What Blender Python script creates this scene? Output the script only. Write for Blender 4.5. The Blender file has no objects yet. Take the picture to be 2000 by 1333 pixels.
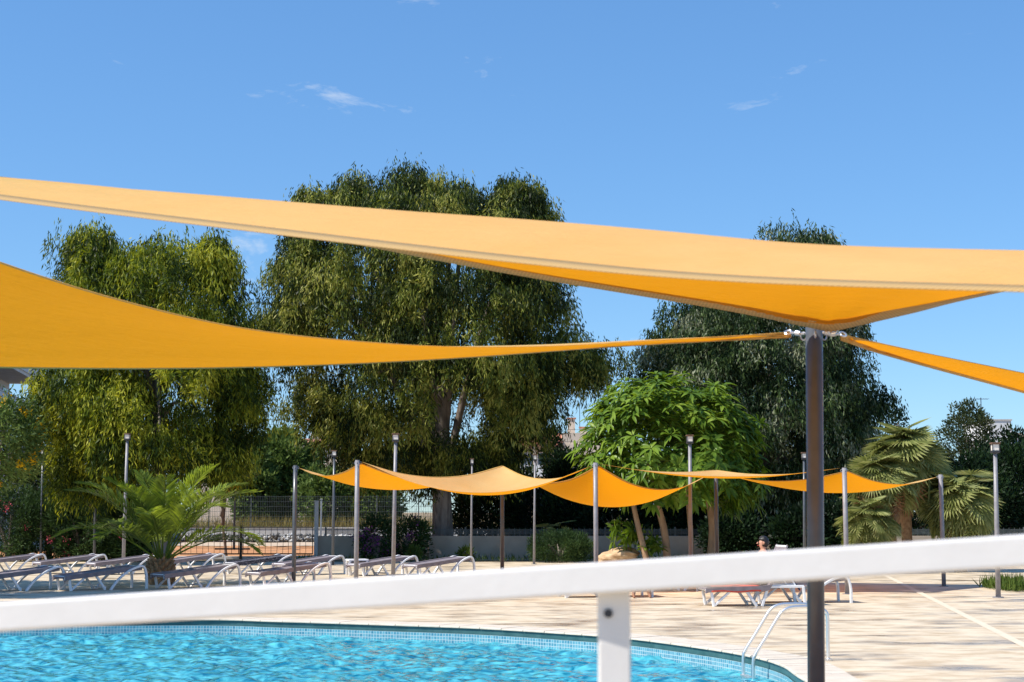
import bpy, bmesh, math, random
import numpy as np
from mathutils import Vector, Matrix
R = math.radians
random.seed(7); rng = np.random.default_rng(11)
S = bpy.context.scene
COL = S.collection

# ------------------------------------------------------------------ camera
F, HOR, CH = 3000.0, 1000.0, 1.75            # focal length and horizon row in photo pixels, eye height in metres
PITCH = math.atan((HOR - 666.5) / F); CP, SP = math.cos(PITCH), math.sin(PITCH)
cd = bpy.data.cameras.new('camera'); cam = bpy.data.objects.new('camera', cd); COL.objects.link(cam)
cam.location = (0, 0, CH); cam.rotation_euler = (R(90) + PITCH, 0, 0)
cd.sensor_width = 36; cd.lens = 54; cd.clip_start = 0.05; cd.clip_end = 6000
cd.dof.use_dof = True; cd.dof.focus_distance = 42; cd.dof.aperture_fstop = 5.6
S.camera = cam

# ------------------------------------------------------------------ sky, sun, exposure
SUN_AZ, SUN_EL = math.atan2(-0.93, -0.36), R(50)       # from the left, a little behind the camera
w = bpy.data.worlds.new('World'); S.world = w; w.use_nodes = True
nt = w.node_tree; N = nt.nodes; Lk = nt.links
bg = N['Background']; bg.inputs['Strength'].default_value = 0.15
sky = N.new('ShaderNodeTexSky'); sky.sky_type = 'NISHITA'; sky.sun_disc = False
sky.sun_elevation = SUN_EL; sky.sun_rotation = SUN_AZ % (2 * math.pi)
sky.air_density = 1.0; sky.dust_density = 0.0; sky.ozone_density = 4.0; sky.altitude = 0
# thin fair-weather cloud wisps, the same all round the sky
tc = N.new('ShaderNodeTexCoord'); mp = N.new('ShaderNodeMapping'); mp.inputs['Scale'].default_value = (5.0, 5.0, 17.0)
mp.inputs['Location'].default_value = (7.23, 8.2, 3.77)
nz = N.new('ShaderNodeTexNoise'); nz.inputs['Scale'].default_value = 2.1; nz.inputs['Detail'].default_value = 8; nz.inputs['Roughness'].default_value = 0.62; nz.inputs['Distortion'].default_value = 0.5
rp = N.new('ShaderNodeValToRGB'); rp.color_ramp.elements[0].position = 0.63; rp.color_ramp.elements[1].position = 0.83
rp.color_ramp.elements[1].color = (0.75, 0.75, 0.75, 1)
mx = N.new('ShaderNodeMixRGB'); mx.inputs['Color2'].default_value = (4.2, 4.5, 4.8, 1)
Lk.new(tc.outputs['Generated'], mp.inputs['Vector']); Lk.new(mp.outputs['Vector'], nz.inputs['Vector'])
Lk.new(nz.outputs['Fac'], rp.inputs['Fac']); Lk.new(rp.outputs['Color'], mx.inputs['Fac'])
gm = N.new('ShaderNodeGamma'); gm.inputs['Gamma'].default_value = 0.6           # photographic grading of the whole sky
hs_ = N.new('ShaderNodeHueSaturation'); hs_.inputs['Saturation'].default_value = 1.3
tn = N.new('ShaderNodeVectorMath'); tn.operation = 'MULTIPLY'; tn.inputs[1].default_value = (.88, 1.22, 1.58)
Lk.new(sky.outputs['Color'], gm.inputs['Color']); Lk.new(gm.outputs[0], hs_.inputs['Color']); Lk.new(hs_.outputs[0], tn.inputs[0])
Lk.new(tn.outputs[0], mx.inputs['Color1']); Lk.new(mx.outputs['Color'], bg.inputs['Color'])
sl = bpy.data.lights.new('sun', 'SUN'); sl.energy = 4.6; sl.angle = R(0.53); sl.color = (1.0, 0.95, 0.87)
so = bpy.data.objects.new('sun', sl); COL.objects.link(so)
tosun = Vector((math.sin(SUN_AZ) * math.cos(SUN_EL), math.cos(SUN_AZ) * math.cos(SUN_EL), math.sin(SUN_EL)))
so.rotation_euler = tosun.to_track_quat('Z', 'Y').to_euler(); so.location = (-30, -20, 40)
vs = S.view_settings; vs.view_transform = 'Standard'; vs.look = 'None'; vs.exposure = 0.45; vs.gamma = 1.0
vs.use_curve_mapping = False

# ------------------------------------------------------------------ helpers
def P(px, py, Y):
    """the point at depth Y that the photograph shows at pixel px, py"""
    a, b = (px - 1000) / F, -(py - 666.5) / F
    d = Vector((a, CP - b * SP, SP + b * CP)); d *= Y / d.y
    return Vector((d.x, d.y, d.z + CH))
def G(px, py, z=0.0):
    a, b = (px - 1000) / F, -(py - 666.5) / F
    d = Vector((a, CP - b * SP, SP + b * CP)); d *= (z - CH) / d.z
    return Vector((d.x, d.y, z))

def tag(o, label=None, cat=None, group=None, kind=None):
    if label: o['label'] = label
    if cat: o['category'] = cat
    if group: o['group'] = group
    if kind: o['kind'] = kind
    return o
def thing(name, label, cat, loc=(0, 0, 0), rz=0, group=None):
    o = bpy.data.objects.new(name, None); COL.objects.link(o); o.empty_display_size = 0.2
    o.location = loc; o.rotation_euler = (0, 0, rz)
    return tag(o, label, cat, group)
def copy_tree(o, parent=None):
    c = o.copy(); COL.objects.link(c); c.parent = parent
    for ch in o.children: copy_tree(ch, c)
    return c

class MB:
    def __init__(s): s.v = []; s.f = []
    def add(s, vs, fs):
        n = len(s.v); s.v += [tuple(v) for v in vs]; s.f += [tuple(i + n for i in f) for f in fs]; return s
    def box(s, c, d, rot=None):
        c = Vector(c); x, y, z = d[0] / 2, d[1] / 2, d[2] / 2
        vs = [Vector(q) for q in ((-x,-y,-z),(x,-y,-z),(x,y,-z),(-x,y,-z),(-x,-y,z),(x,-y,z),(x,y,z),(-x,y,z))]
        if rot is not None: vs = [rot @ q for q in vs]
        return s.add([c + q for q in vs], [(3,2,1,0),(4,5,6,7),(0,1,5,4),(1,2,6,5),(2,3,7,6),(3,0,4,7)])
    def bar(s, p, q, wd, ht, up=(0, 0, 1)):
        p, q = Vector(p), Vector(q); d = q - p; L = d.length; d.normalize(); u = Vector(up)
        if abs(d.dot(u)) > .98: u = Vector((0, 1, 0))
        r = d.cross(u).normalized(); u2 = r.cross(d).normalized()
        return s.box((p + q) / 2, (wd, L, ht), Matrix((r, d, u2)).transposed())
    def tube(s, pts, r, n=8, cap=True):
        pts = [Vector(p) for p in pts]; m = len(pts); rs = r if hasattr(r, '__len__') else [r] * m
        rings = []; u = None
        for i, p in enumerate(pts):
            d = (pts[min(i + 1, m - 1)] - pts[max(i - 1, 0)]).normalized()
            if u is None: u = d.orthogonal().normalized()
            else: u = (u - d * u.dot(d)).normalized()
            b = d.cross(u); rings.append([p + (u * math.cos(2 * math.pi * k / n) + b * math.sin(2 * math.pi * k / n)) * rs[i] for k in range(n)])
        vs = [q for rg in rings for q in rg]
        fs = [(i * n + k, i * n + (k + 1) % n, (i + 1) * n + (k + 1) % n, (i + 1) * n + k) for i in range(m - 1) for k in range(n)]
        if cap: fs += [tuple(range(n - 1, -1, -1)), tuple((m - 1) * n + k for k in range(n))]
        return s.add(vs, fs)
    def build(s, name, mat, parent=None, smooth=False):
        me = bpy.data.meshes.new(name); me.from_pydata(s.v, [], s.f); me.update()
        if smooth: me.polygons.foreach_set('use_smooth', [True] * len(me.polygons))
        if mat: me.materials.append(mat)
        o = bpy.data.objects.new(name, me); COL.objects.link(o); o.parent = parent
        return o
def np_mesh(name, V, Fq, mat, parent=None, smooth=False):
    me = bpy.data.meshes.new(name); V = np.asarray(V, np.float32).reshape(-1, 3); Fq = np.asarray(Fq, np.int32); k = Fq.shape[1]
    me.vertices.add(len(V)); me.vertices.foreach_set('co', V.ravel())
    me.loops.add(Fq.size); me.loops.foreach_set('vertex_index', Fq.ravel())
    me.polygons.add(len(Fq)); me.polygons.foreach_set('loop_start', np.arange(0, Fq.size, k, dtype=np.int32))
    me.polygons.foreach_set('loop_total', np.full(len(Fq), k, np.int32))
    if smooth: me.polygons.foreach_set('use_smooth', np.ones(len(Fq), bool))
    me.update(calc_edges=True); me.validate()
    if mat: me.materials.append(mat)
    o = bpy.data.objects.new(name, me); COL.objects.link(o); o.parent = parent
    return o
def bevel(o, wd=0.006, seg=2):
    m = o.modifiers.new('bevel', 'BEVEL'); m.width = wd; m.segments = seg; m.limit_method = 'ANGLE'; return o
def spl(pts, n):
    pts = [Vector(p) for p in pts]; m = len(pts); out = []
    for k in range(n):
        t = (m - 1) * k / (n - 1); i = min(int(t), m - 2); u = t - i
        p1, p2 = pts[i], pts[i + 1]; p0 = pts[i - 1] if i else 2 * p1 - p2; p3 = pts[i + 2] if i + 2 < m else 2 * p2 - p1
        out.append(.5 * (2 * p1 + (p2 - p0) * u + (2 * p0 - 5 * p1 + 4 * p2 - p3) * u * u + (3 * p1 - p0 - 3 * p2 + p3) * u ** 3))
    return out

# ------------------------------------------------------------------ materials
def new_mat(name):
    m = bpy.data.materials.new(name); m.use_nodes = True; return m, m.node_tree.nodes, m.node_tree.links, m.node_tree.nodes['Principled BSDF']
def mat(name, c1, c2=None, scale=6.0, rough=.6, bump=0.0, metallic=0.0, stretch=(1, 1, 1), detail=6, bscale=None, spec=.5, lo=.35, hi=.65):
    m, n, l, b = new_mat(name)
    b.inputs['Roughness'].default_value = rough; b.inputs['Metallic'].default_value = metallic; b.inputs['Specular IOR Level'].default_value = spec
    b.inputs['Base Color'].default_value = (*c1, 1)
    t = n.new('ShaderNodeTexCoord'); mpp = n.new('ShaderNodeMapping'); mpp.inputs['Scale'].default_value = stretch; l.new(t.outputs['Object'], mpp.inputs['Vector'])
    if c2:
        z = n.new('ShaderNodeTexNoise'); z.inputs['Scale'].default_value = scale; z.inputs['Detail'].default_value = detail; l.new(mpp.outputs['Vector'], z.inputs['Vector'])
        r = n.new('ShaderNodeValToRGB'); r.color_ramp.elements[0].position = lo; r.color_ramp.elements[1].position = hi
        r.color_ramp.elements[0].color = (*c1, 1); r.color_ramp.elements[1].color = (*c2, 1)
        l.new(z.outputs['Fac'], r.inputs['Fac']); l.new(r.outputs['Color'], b.inputs['Base Color'])
    if bump:
        z2 = n.new('ShaderNodeTexNoise'); z2.inputs['Scale'].default_value = bscale or scale * 4; z2.inputs['Detail'].default_value = 5; l.new(mpp.outputs['Vector'], z2.inputs['Vector'])
        bp = n.new('ShaderNodeBump'); bp.inputs['Strength'].default_value = bump; bp.inputs['Distance'].default_value = .02
        l.new(z2.outputs['Fac'], bp.inputs['Height']); l.new(bp.outputs['Normal'], b.inputs['Normal'])
    return m
def leaf_mat(name, cols, trans=.35, rough=.5, vary=.8):
    """cols: dark to light leaf colours, one picked for each leaf"""
    m, n, l, b = new_mat(name)
    g = n.new('ShaderNodeNewGeometry'); r = n.new('ShaderNodeValToRGB'); r.color_ramp.interpolation = 'LINEAR'
    el = r.color_ramp.elements
    while len(el) < len(cols): el.new(.5)
    for i, c in enumerate(cols): el[i].position = i / (len(cols) - 1); el[i].color = (*c, 1)
    tcn = n.new('ShaderNodeTexCoord'); zc = n.new('ShaderNodeTexNoise'); zc.inputs['Scale'].default_value = vary; zc.inputs['Detail'].default_value = 2
    l.new(tcn.outputs['Object'], zc.inputs['Vector'])
    ad0 = n.new('ShaderNodeMath'); ad0.operation = 'MULTIPLY_ADD'; ad0.inputs[1].default_value = 2.4; ad0.inputs[2].default_value = -1.2; l.new(zc.outputs['Fac'], ad0.inputs[0])
    ad1 = n.new('ShaderNodeMath'); ad1.operation = 'MULTIPLY_ADD'; ad1.inputs[1].default_value = .75; l.new(g.outputs['Random Per Island'], ad1.inputs[0]); l.new(ad0.outputs[0], ad1.inputs[2]); ad1.use_clamp = False
    at = n.new('ShaderNodeAttribute'); at.attribute_name = 'tone'; ad2 = n.new('ShaderNodeMath'); ad2.operation = 'ADD'; ad2.use_clamp = True
    l.new(ad1.outputs[0], ad2.inputs[0]); l.new(at.outputs['Fac'], ad2.inputs[1])
    l.new(ad2.outputs[0], r.inputs['Fac']); l.new(r.outputs['Color'], b.inputs['Base Color'])
    b.inputs['Roughness'].default_value = rough; b.inputs['Specular IOR Level'].default_value = .14
    t = n.new('ShaderNodeBsdfTranslucent'); ad = n.new('ShaderNodeMixShader'); ad.inputs[0].default_value = trans
    hs = n.new('ShaderNodeHueSaturation'); hs.inputs['Value'].default_value = 1.5; hs.inputs['Saturation'].default_value = 1.1; hs.inputs['Hue'].default_value = .49
    l.new(r.outputs['Color'], hs.inputs['Color']); l.new(hs.outputs['Color'], t.inputs['Color'])
    out = n['Material Output']; l.new(b.outputs[0], ad.inputs[1]); l.new(t.outputs[0], ad.inputs[2]); l.new(ad.outputs[0], out.inputs['Surface'])
    return m

def sail_mat():
    m, n, l, b = new_mat('shade_cloth')
    t = n.new('ShaderNodeTexCoord')
    z = n.new('ShaderNodeTexNoise'); z.inputs['Scale'].default_value = 1.3; z.inputs['Detail'].default_value = 5; l.new(t.outputs['Object'], z.inputs['Vector'])
    r = n.new('ShaderNodeValToRGB'); r.color_ramp.elements[0].color = (.86, .60, .24, 1); r.color_ramp.elements[1].color = (.92, .68, .30, 1)
    r.color_ramp.elements[0].position = .3; r.color_ramp.elements[1].position = .7
    l.new(z.outputs['Fac'], r.inputs['Fac'])
    ge = n.new('ShaderNodeNewGeometry'); sd = n.new('ShaderNodeMixRGB'); sd.inputs[2].default_value = (.78, .34, .015, 1)      # light put into the colour: top paler as if sunlit, underside deep glowing orange
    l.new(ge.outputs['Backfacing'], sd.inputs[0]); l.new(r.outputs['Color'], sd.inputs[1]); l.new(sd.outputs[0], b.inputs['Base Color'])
    b.inputs['Roughness'].default_value = .75; b.inputs['Specular IOR Level'].default_value = .2
    w1 = n.new('ShaderNodeTexNoise'); w1.inputs['Scale'].default_value = 3.2; w1.inputs['Detail'].default_value = 8; w1.inputs['Roughness'].default_value = .7
    mp1 = n.new('ShaderNodeMapping'); mp1.inputs['Scale'].default_value = (1, 3.2, 1); mp1.inputs['Rotation'].default_value = (0, 0, .5)
    l.new(t.outputs['Object'], mp1.inputs['Vector']); l.new(mp1.outputs['Vector'], w1.inputs['Vector'])
    bp = n.new('ShaderNodeBump'); bp.inputs['Strength'].default_value = .6; bp.inputs['Distance'].default_value = .04; l.new(w1.outputs['Fac'], bp.inputs['Height']); l.new(bp.outputs['Normal'], b.inputs['Normal'])
    tr = n.new('ShaderNodeBsdfTranslucent'); tr.inputs['Color'].default_value = (.92, .34, .004, 1); l.new(bp.outputs['Normal'], tr.inputs['Normal'])
    ms = n.new('ShaderNodeMixShader'); ms.inputs[0].default_value = .5
    l.new(b.outputs[0], ms.inputs[1]); l.new(tr.outputs[0], ms.inputs[2]); l.new(ms.outputs[0], n['Material Output'].inputs['Surface'])
    return m
def hem_mat():
    m, n, l, b = new_mat('stitched_hem')
    t = n.new('ShaderNodeTexCoord'); wv = n.new('ShaderNodeTexWave'); wv.wave_type = 'BANDS'; wv.bands_direction = 'X'; wv.inputs['Scale'].default_value = 14; wv.inputs['Distortion'].default_value = .3
    uv = n.new('ShaderNodeUVMap'); l.new(uv.outputs['UV'], wv.inputs['Vector'])
    r = n.new('ShaderNodeValToRGB'); r.color_ramp.elements[0].color = (.38, .235, .085, 1); r.color_ramp.elements[1].color = (.50, .32, .12, 1)
    l.new(wv.outputs['Fac'], r.inputs['Fac']); l.new(r.outputs['Color'], b.inputs['Base Color']); b.inputs['Roughness'].default_value = .8
    bp = n.new('ShaderNodeBump'); bp.inputs['Strength'].default_value = .2; bp.inputs['Distance'].default_value = .002; l.new(wv.outputs['Fac'], bp.inputs['Height']); l.new(bp.outputs['Normal'], b.inputs['Normal'])
    return m
def deck_mat():
    m, n, l, b = new_mat('sandy_concrete')
    t = n.new('ShaderNodeTexCoord')
    def noise(sc, st=(1, 1, 1), det=6, off=(0, 0, 0)):
        mm = n.new('ShaderNodeMapping'); mm.inputs['Scale'].default_value = st; mm.inputs['Location'].default_value = off; l.new(t.outputs['Object'], mm.inputs['Vector'])
        z = n.new('ShaderNodeTexNoise'); z.inputs['Scale'].default_value = sc; z.inputs['Detail'].default_value = det; z.inputs['Roughness'].default_value = .6; l.new(mm.outputs['Vector'], z.inputs['Vector']); return z
    def ramp(z, a, bb, ca, cb):
        r = n.new('ShaderNodeValToRGB'); r.color_ramp.elements[0].position = a; r.color_ramp.elements[1].position = bb
        r.color_ramp.elements[0].color = ca; r.color_ramp.elements[1].color = cb; l.new(z.outputs['Fac'], r.inputs['Fac']); return r
    base = ramp(noise(3.0), .3, .7, (.64, .52, .36, 1), (.74, .615, .44, 1))
    stain = ramp(noise(2.6, (.6, 1.2, 1), 9), .45, .64, (1, 1, 1, 1), (.66, .56, .45, 1))
    mul = n.new('ShaderNodeMixRGB'); mul.blend_type = 'MULTIPLY'; mul.inputs[0].default_value = .8; l.new(base.outputs[0], mul.inputs[1]); l.new(stain.outputs[0], mul.inputs[2])
    wet = ramp(noise(.9, (.75, 1.3, 1), 10, (3.1, 7.7, 0)), .50, .66, (0, 0, 0, 1), (1, 1, 1, 1))
    dk = n.new('ShaderNodeMixRGB'); dk.blend_type = 'MIX'; dk.inputs[2].default_value = (.29, .22, .15, 1)
    wm = n.new('ShaderNodeMath'); wm.operation = 'MULTIPLY'; wm.inputs[1].default_value = .88; l.new(wet.outputs[0], wm.inputs[0])
    l.new(wm.outputs[0], dk.inputs[0]); l.new(mul.outputs[0], dk.inputs[1]); l.new(dk.outputs[0], b.inputs['Base Color'])
    rr = n.new('ShaderNodeMapRange'); rr.inputs['To Min'].default_value = .75; rr.inputs['To Max'].default_value = .16; l.new(wet.outputs[0], rr.inputs['Value']); l.new(rr.outputs[0], b.inputs['Roughness'])
    bz = noise(38, det=4); bp = n.new('ShaderNodeBump'); bp.inputs['Strength'].default_value = .25; bp.inputs['Distance'].default_value = .01
    l.new(bz.outputs['Fac'], bp.inputs['Height']); l.new(bp.outputs['Normal'], b.inputs['Normal'])
    return m
def water_mat():
    m, n, l, b = new_mat('pool_water')
    t = n.new('ShaderNodeTexCoord')
    z = n.new('ShaderNodeTexNoise'); z.inputs['Scale'].default_value = 3.2; z.inputs['Detail'].default_value = 4; z.inputs['Distortion'].default_value = 2.0; l.new(t.outputs['Object'], z.inputs['Vector'])
    r = n.new('ShaderNodeValToRGB'); r.color_ramp.elements[0].color = (.0, .14, .23, 1); r.color_ramp.elements[1].color = (.10, .50, .57, 1)  # caustic-like light and dark patches painted into the water colour
    r.color_ramp.elements[0].position = .35; r.color_ramp.elements[1].position = .65
    l.new(z.outputs['Fac'], r.inputs['Fac']); l.new(r.outputs['Color'], b.inputs['Base Color'])
    b.inputs['Roughness'].default_value = .025; b.inputs['IOR'].default_value = 1.42
    z2 = n.new('ShaderNodeTexNoise'); z2.inputs['Scale'].default_value = 9; z2.inputs['Detail'].default_value = 3; l.new(t.outputs['Object'], z2.inputs['Vector'])
    bp = n.new('ShaderNodeBump'); bp.inputs['Strength'].default_value = .35; bp.inputs['Distance'].default_value = .02; l.new(z2.outputs['Fac'], bp.inputs['Height']); l.new(bp.outputs['Normal'], b.inputs['Normal'])
    return m
def mosaic_mat():
    m, n, l, b = new_mat('pool_mosaic')
    uv = n.new('ShaderNodeUVMap'); br = n.new('ShaderNodeTexBrick'); br.offset = 0; br.inputs['Scale'].default_value = 1
    br.inputs['Color1'].default_value = (.06, .24, .34, 1); br.inputs['Color2'].default_value = (.16, .40, .48, 1); br.inputs['Mortar'].default_value = (.45, .55, .56, 1)
    br.inputs['Brick Width'].default_value = .05; br.inputs['Row Height'].default_value = .05; br.inputs['Mortar Size'].default_value = .005
    l.new(uv.outputs['UV'], br.inputs['Vector']); l.new(br.outputs['Color'], b.inputs['Base Color']); b.inputs['Roughness'].default_value = .15
    return m

SAIL = sail_mat(); HEM = hem_mat(); HEMP = mat('plain_hem', (.50, .27, .05), (.58, .33, .08), 20, .8); DECK = deck_mat(); WATER = water_mat(); MOSAIC = mosaic_mat()
STEEL = mat('grey_brown_paint', (.075, .083, .095), (.095, .104, .118), 9, .28, .04)
STEEL2 = mat('grey_paint', (.22, .21, .22), (.28, .265, .27), 9, .4, .08)
DARKM = mat('dark_metal', (.03, .03, .035), None, rough=.45)
CHROME = mat('polished_steel', (.80, .79, .77), None, rough=.3, metallic=.85)
GALV = mat('galvanised', (.45, .46, .48), (.6, .6, .62), 14, .4, metallic=.8)
WHITE = mat('white_paint', (.71, .68, .645), (.74, .71, .675), 12, .35, .04)
PLASTIC = mat('white_plastic', (.80, .79, .78), (.86, .85, .84), 7, .45)
TEXT = mat('mauve_mesh_fabric', (.19, .16, .17), (.25, .21, .22), 9, .8, .2, bscale=160)
TEXTD = mat('dark_patterned_fabric', (.02, .02, .03), (.2, .19, .22), 26, .85, lo=.48, hi=.6)
GLASSL = mat('lamp_glass', (.80, .74, .66), None, rough=.25)
STONE = mat('coping_stone', (.64, .54, .42), (.73, .63, .5), 5, .6, .25)
TEAL = mat('teal_band', (.035, .10, .10), (.06, .14, .14), 6, .35)  # band colour darkened to include the shade under the coping overhang
GROUT = mat('grout', (.25, .22, .19), None, rough=.9)
CONC = mat('grey_render', (.40, .32, .235), (.48, .39, .295), 1.6, .85, .2)
CONCL = mat('pale_concrete', (.50, .48, .46), (.6, .58, .55), 2.5, .85, .2)
EARTH = mat('dry_earth', (.23, .155, .085), (.30, .22, .12), .7, .95, .4)
OCHRE = mat('orange_earth', (.46, .20, .075), (.56, .28, .12), 1.2, .95, .3)
BALLAST = mat('ballast', (.08, .075, .07), (.62, .6, .56), 9, .9, .5, lo=.45, hi=.55)
RUST = mat('rusty_steel', (.09, .05, .03), (.16, .09, .055), 14, .8, .2)
BARK = mat('bark', (.13, .10, .08), (.28, .23, .19), 3, .95, .9, stretch=(2.5, 2.5, .5), bscale=7)
BARKR = mat('smooth_bark', (.30, .175, .10), (.42, .27, .16), 3, .9, .5, stretch=(2, 2, .7))
PALMB = mat('palm_stem', (.26, .14, .065), (.46, .28, .14), 9, .95, .8)
ROCK = mat('tan_rock', (.36, .21, .10), (.62, .44, .26), 4, .9, .9, stretch=(1, 1, 2.4), bscale=9)
WALLW = mat('white_render', (.70, .69, .67), (.78, .77, .75), 1.2, .85, .1)
WALLC = mat('cream_render', (.62, .50, .38), (.70, .58, .46), 1.0, .85, .1)
WALLG = mat('pale_grey_render', (.50, .52, .55), (.58, .6, .62), 1.0, .85, .1)
TILE = mat('terracotta', (.42, .15, .08), (.58, .27, .16), 3, .85, .3)
PANE = mat('window_glass', (.03, .05, .07), None, rough=.08)
SHUT = mat('blue_grey_shutter', (.10, .15, .19), None, rough=.5)
SKIN = mat('skin', (.48, .22, .13), (.54, .27, .17), 5, .55)
SKIN2 = mat('tanned_skin', (.28, .125, .07), (.33, .16, .09), 5, .55)
HAIR = mat('dark_hair', (.015, .011, .009), None, rough=.5)
RED = mat('red_towel', (.62, .07, .045), (.70, .12, .08), 9, .95, .3)
PINK = mat('pink_towel', (.80, .28, .36), (.85, .42, .46), 9, .95, .3)
NAVY = mat('navy_cloth', (.02, .035, .085), (.04, .06, .12), 9, .8, .2)
EUC = leaf_mat('eucalyptus_leaf', [(.018, .03, .008), (.055, .08, .014), (.17, .20, .028), (.36, .35, .08)], .26, .45, 1.1)
EUC1 = leaf_mat('pepper_leaf', [(.022, .04, .007), (.08, .115, .014), (.21, .245, .02), (.42, .42, .05)], .3, .45, 1.1)
EUC3 = leaf_mat('gum_leaf', [(.014, .03, .011), (.035, .065, .02), (.085, .13, .035), (.26, .28, .18)], .2)
FIG = leaf_mat('broad_leaf', [(.07, .13, .02), (.12, .20, .025), (.19, .28, .035), (.27, .36, .06)], .3, .33, 1.4)
OLEA = leaf_mat('oleander_leaf', [(.022, .045, .016), (.045, .085, .026), (.085, .135, .042)], .25)
HEDGE = leaf_mat('hedge_leaf', [(.008, .018, .008), (.015, .035, .012), (.03, .06, .018)], .2)
BUSHL = leaf_mat('bush_leaf', [(.06, .10, .025), (.12, .18, .045), (.20, .27, .08)], .25)
PINEL = leaf_mat('pine_leaf', [(.03, .045, .018), (.055, .075, .028), (.09, .10, .045)], .2)
DRYL = leaf_mat('dry_grass_blade', [(.20, .15, .05), (.32, .26, .09), (.18, .2, .06)], .3)
GRASSL = leaf_mat('grass_blade', [(.06, .10, .02), (.11, .16, .03), (.22, .2, .06)], .3)
DATEL = leaf_mat('date_leaflet', [(.11, .15, .03), (.19, .25, .035), (.30, .37, .055)], .35, .36)
FANL = leaf_mat('fan_blade', [(.13, .155, .045), (.24, .26, .085), (.40, .39, .17)], .3, .4, 1.2)
FANB = leaf_mat('dry_fan_blade', [(.24, .13, .06), (.34, .2, .1), (.40, .3, .12)], .3, .6)
YELF = leaf_mat('yellow_petal', [(.75, .45, .01), (.85, .60, .03)], .3)
PNKF = leaf_mat('pink_petal', [(.65, .10, .15), (.75, .22, .28)], .3)
PURF = leaf_mat('purple_petal', [(.20, .05, .18), (.34, .10, .30)], .3)

# ------------------------------------------------------------------ the pool and the ground around it
inner = [G(*q) for q in ((352,1210),(550,1214),(770,1221),(935,1227),(1100,1237),(1230,1247),(1382,1267),(1468,1282),(1525,1298),(1556,1317))]
inner = [Vector((-14, 24.6, 0)), Vector((-10.2, 25.0, 0))] + inner + [Vector((2.95, 14.6, 0)), Vector((2.1, 12.2, 0)), Vector((.2, 10.2, 0)), Vector((-4, 9.0, 0)), Vector((-10, 9.0, 0)), Vector((-15.5, 11, 0)), Vector((-17.5, 17, 0)), Vector((-16.5, 22.5, 0))]
loop = spl(inner + [inner[0]], 240)[:-1]
NL = len(loop)
def offset(lp, d):
    out = []
    for i, p in enumerate(lp):
        t = (lp[(i + 1) % len(lp)] - lp[i - 1]).normalized(); out.append(p + Vector((-t.y, t.x, 0)) * d)
    return out
CW = .55
outer = offset(loop, CW)
if (outer[60] - Vector((-6, 16, 0))).length < (loop[60] - Vector((-6, 16, 0))).length: outer = offset(loop, -CW); SGN = -1
else: SGN = 1
def holed_sheet(name, rect, hole, z, m):
    bm = bmesh.new()
    def ring(pts):
        vs = [bm.verts.new((p[0], p[1], z)) for p in pts]
        return [bm.edges.new((vs[i], vs[(i + 1) % len(vs)])) for i in range(len(vs))]
    x0, y0, x1, y1 = rect
    es = ring([(x0, y0), (x1, y0), (x1, y1), (x0, y1)]) + ring(hole)
    bmesh.ops.triangle_fill(bm, use_beauty=True, use_dissolve=False, edges=es)
    for f in bm.faces:
        if f.normal.z < 0: f.normal_flip()
    me = bpy.data.meshes.new(name); bm.to_mesh(me); bm.free(); me.materials.append(m)
    o = bpy.data.objects.new(name, me); COL.objects.link(o); return tag(o, kind='structure')
holed_sheet('ground', (-2500, -500, 2500, 4000), [(-26, 0), (26, 0), (26, 50), (-26, 50)], -.03, EARTH)
holed_sheet('pool_deck', (-45, -8, 45, 54.5), [(p.x, p.y) for p in outer], 0, DECK)
pool = bpy.data.objects.new('pool_basin', None); COL.objects.link(pool); tag(pool, kind='structure')
def band(name, lp, z0, z1, m, inset=0.0, uv=False):
    V = []; Fc = []; n = len(lp); q = offset(lp, -SGN * inset) if inset else lp
    for p in q: V += [(p.x, p.y, z0), (p.x, p.y, z1)]
    for i in range(n): j = (i + 1) % n; Fc.append((2 * i, 2 * j, 2 * j + 1, 2 * i + 1))
    o = np_mesh(name, V, Fc, m, pool)
    if uv:
        u = o.data.uv_layers.new(name='UVMap'); s = 0; acc = [0]
        for i in range(n): s += (q[(i + 1) % n] - q[i]).length; acc.append(s)
        for i in range(n):
            for k, (a, zz) in enumerate(((acc[i], z0), (acc[i + 1], z0), (acc[i + 1], z1), (acc[i], z1))): u.data[4 * i + k].uv = (a, zz)
    return o
band('teal_wall', loop, -.105, -.012, TEAL)
band('mosaic_band', loop, -1.4, -.10, MOSAIC, .012, True)
band('joint_bed', outer, -.03, .012, GROUT, .01)
# coping stones, one object each
k = 0; step = 3
while k < NL:
    idx = [(k + j) % NL for j in range(step + 1)]
    a, bq = [loop[i] for i in idx], [outer[i] for i in idx]
    if a[0].y > 12 or True:
        def shrink(l0):
            l0 = [p.copy() for p in l0]; d = (l0[-1] - l0[0]).normalized() * .006
            l0[0] += d; l0[-1] -= d; return l0
        a, bq = shrink(a), shrink(bq)
        ins = [p + (q - p).normalized() * -.025 for p, q in zip(a, bq)]          # bullnose hangs over the water
        dz = random.uniform(-.002, .002); zt = .012 + dz; V = []; m_ = len(a)
        for i in range(m_):
            V += [(ins[i].x, ins[i].y, -.012), (ins[i].x, ins[i].y, zt - .008), (ins[i].x + (a[i].x - ins[i].x) * .6, ins[i].y + (a[i].y - ins[i].y) * .6, zt), (bq[i].x, bq[i].y, zt), (bq[i].x, bq[i].y, -.03)]
        Fc = []
        for i in range(m_ - 1):
            for e in range(5): Fc.append((i * 5 + e, i * 5 + (e + 1) % 5, (i + 1) * 5 + (e + 1) % 5, (i + 1) * 5 + e))
        mb = MB(); mb.add(V, [f[::SGN] for f in Fc] + [tuple(range(5)), tuple((m_ - 1) * 5 + e for e in range(4, -1, -1))])
        mb.build('coping_stone', STONE, pool)
    k += step
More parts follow.
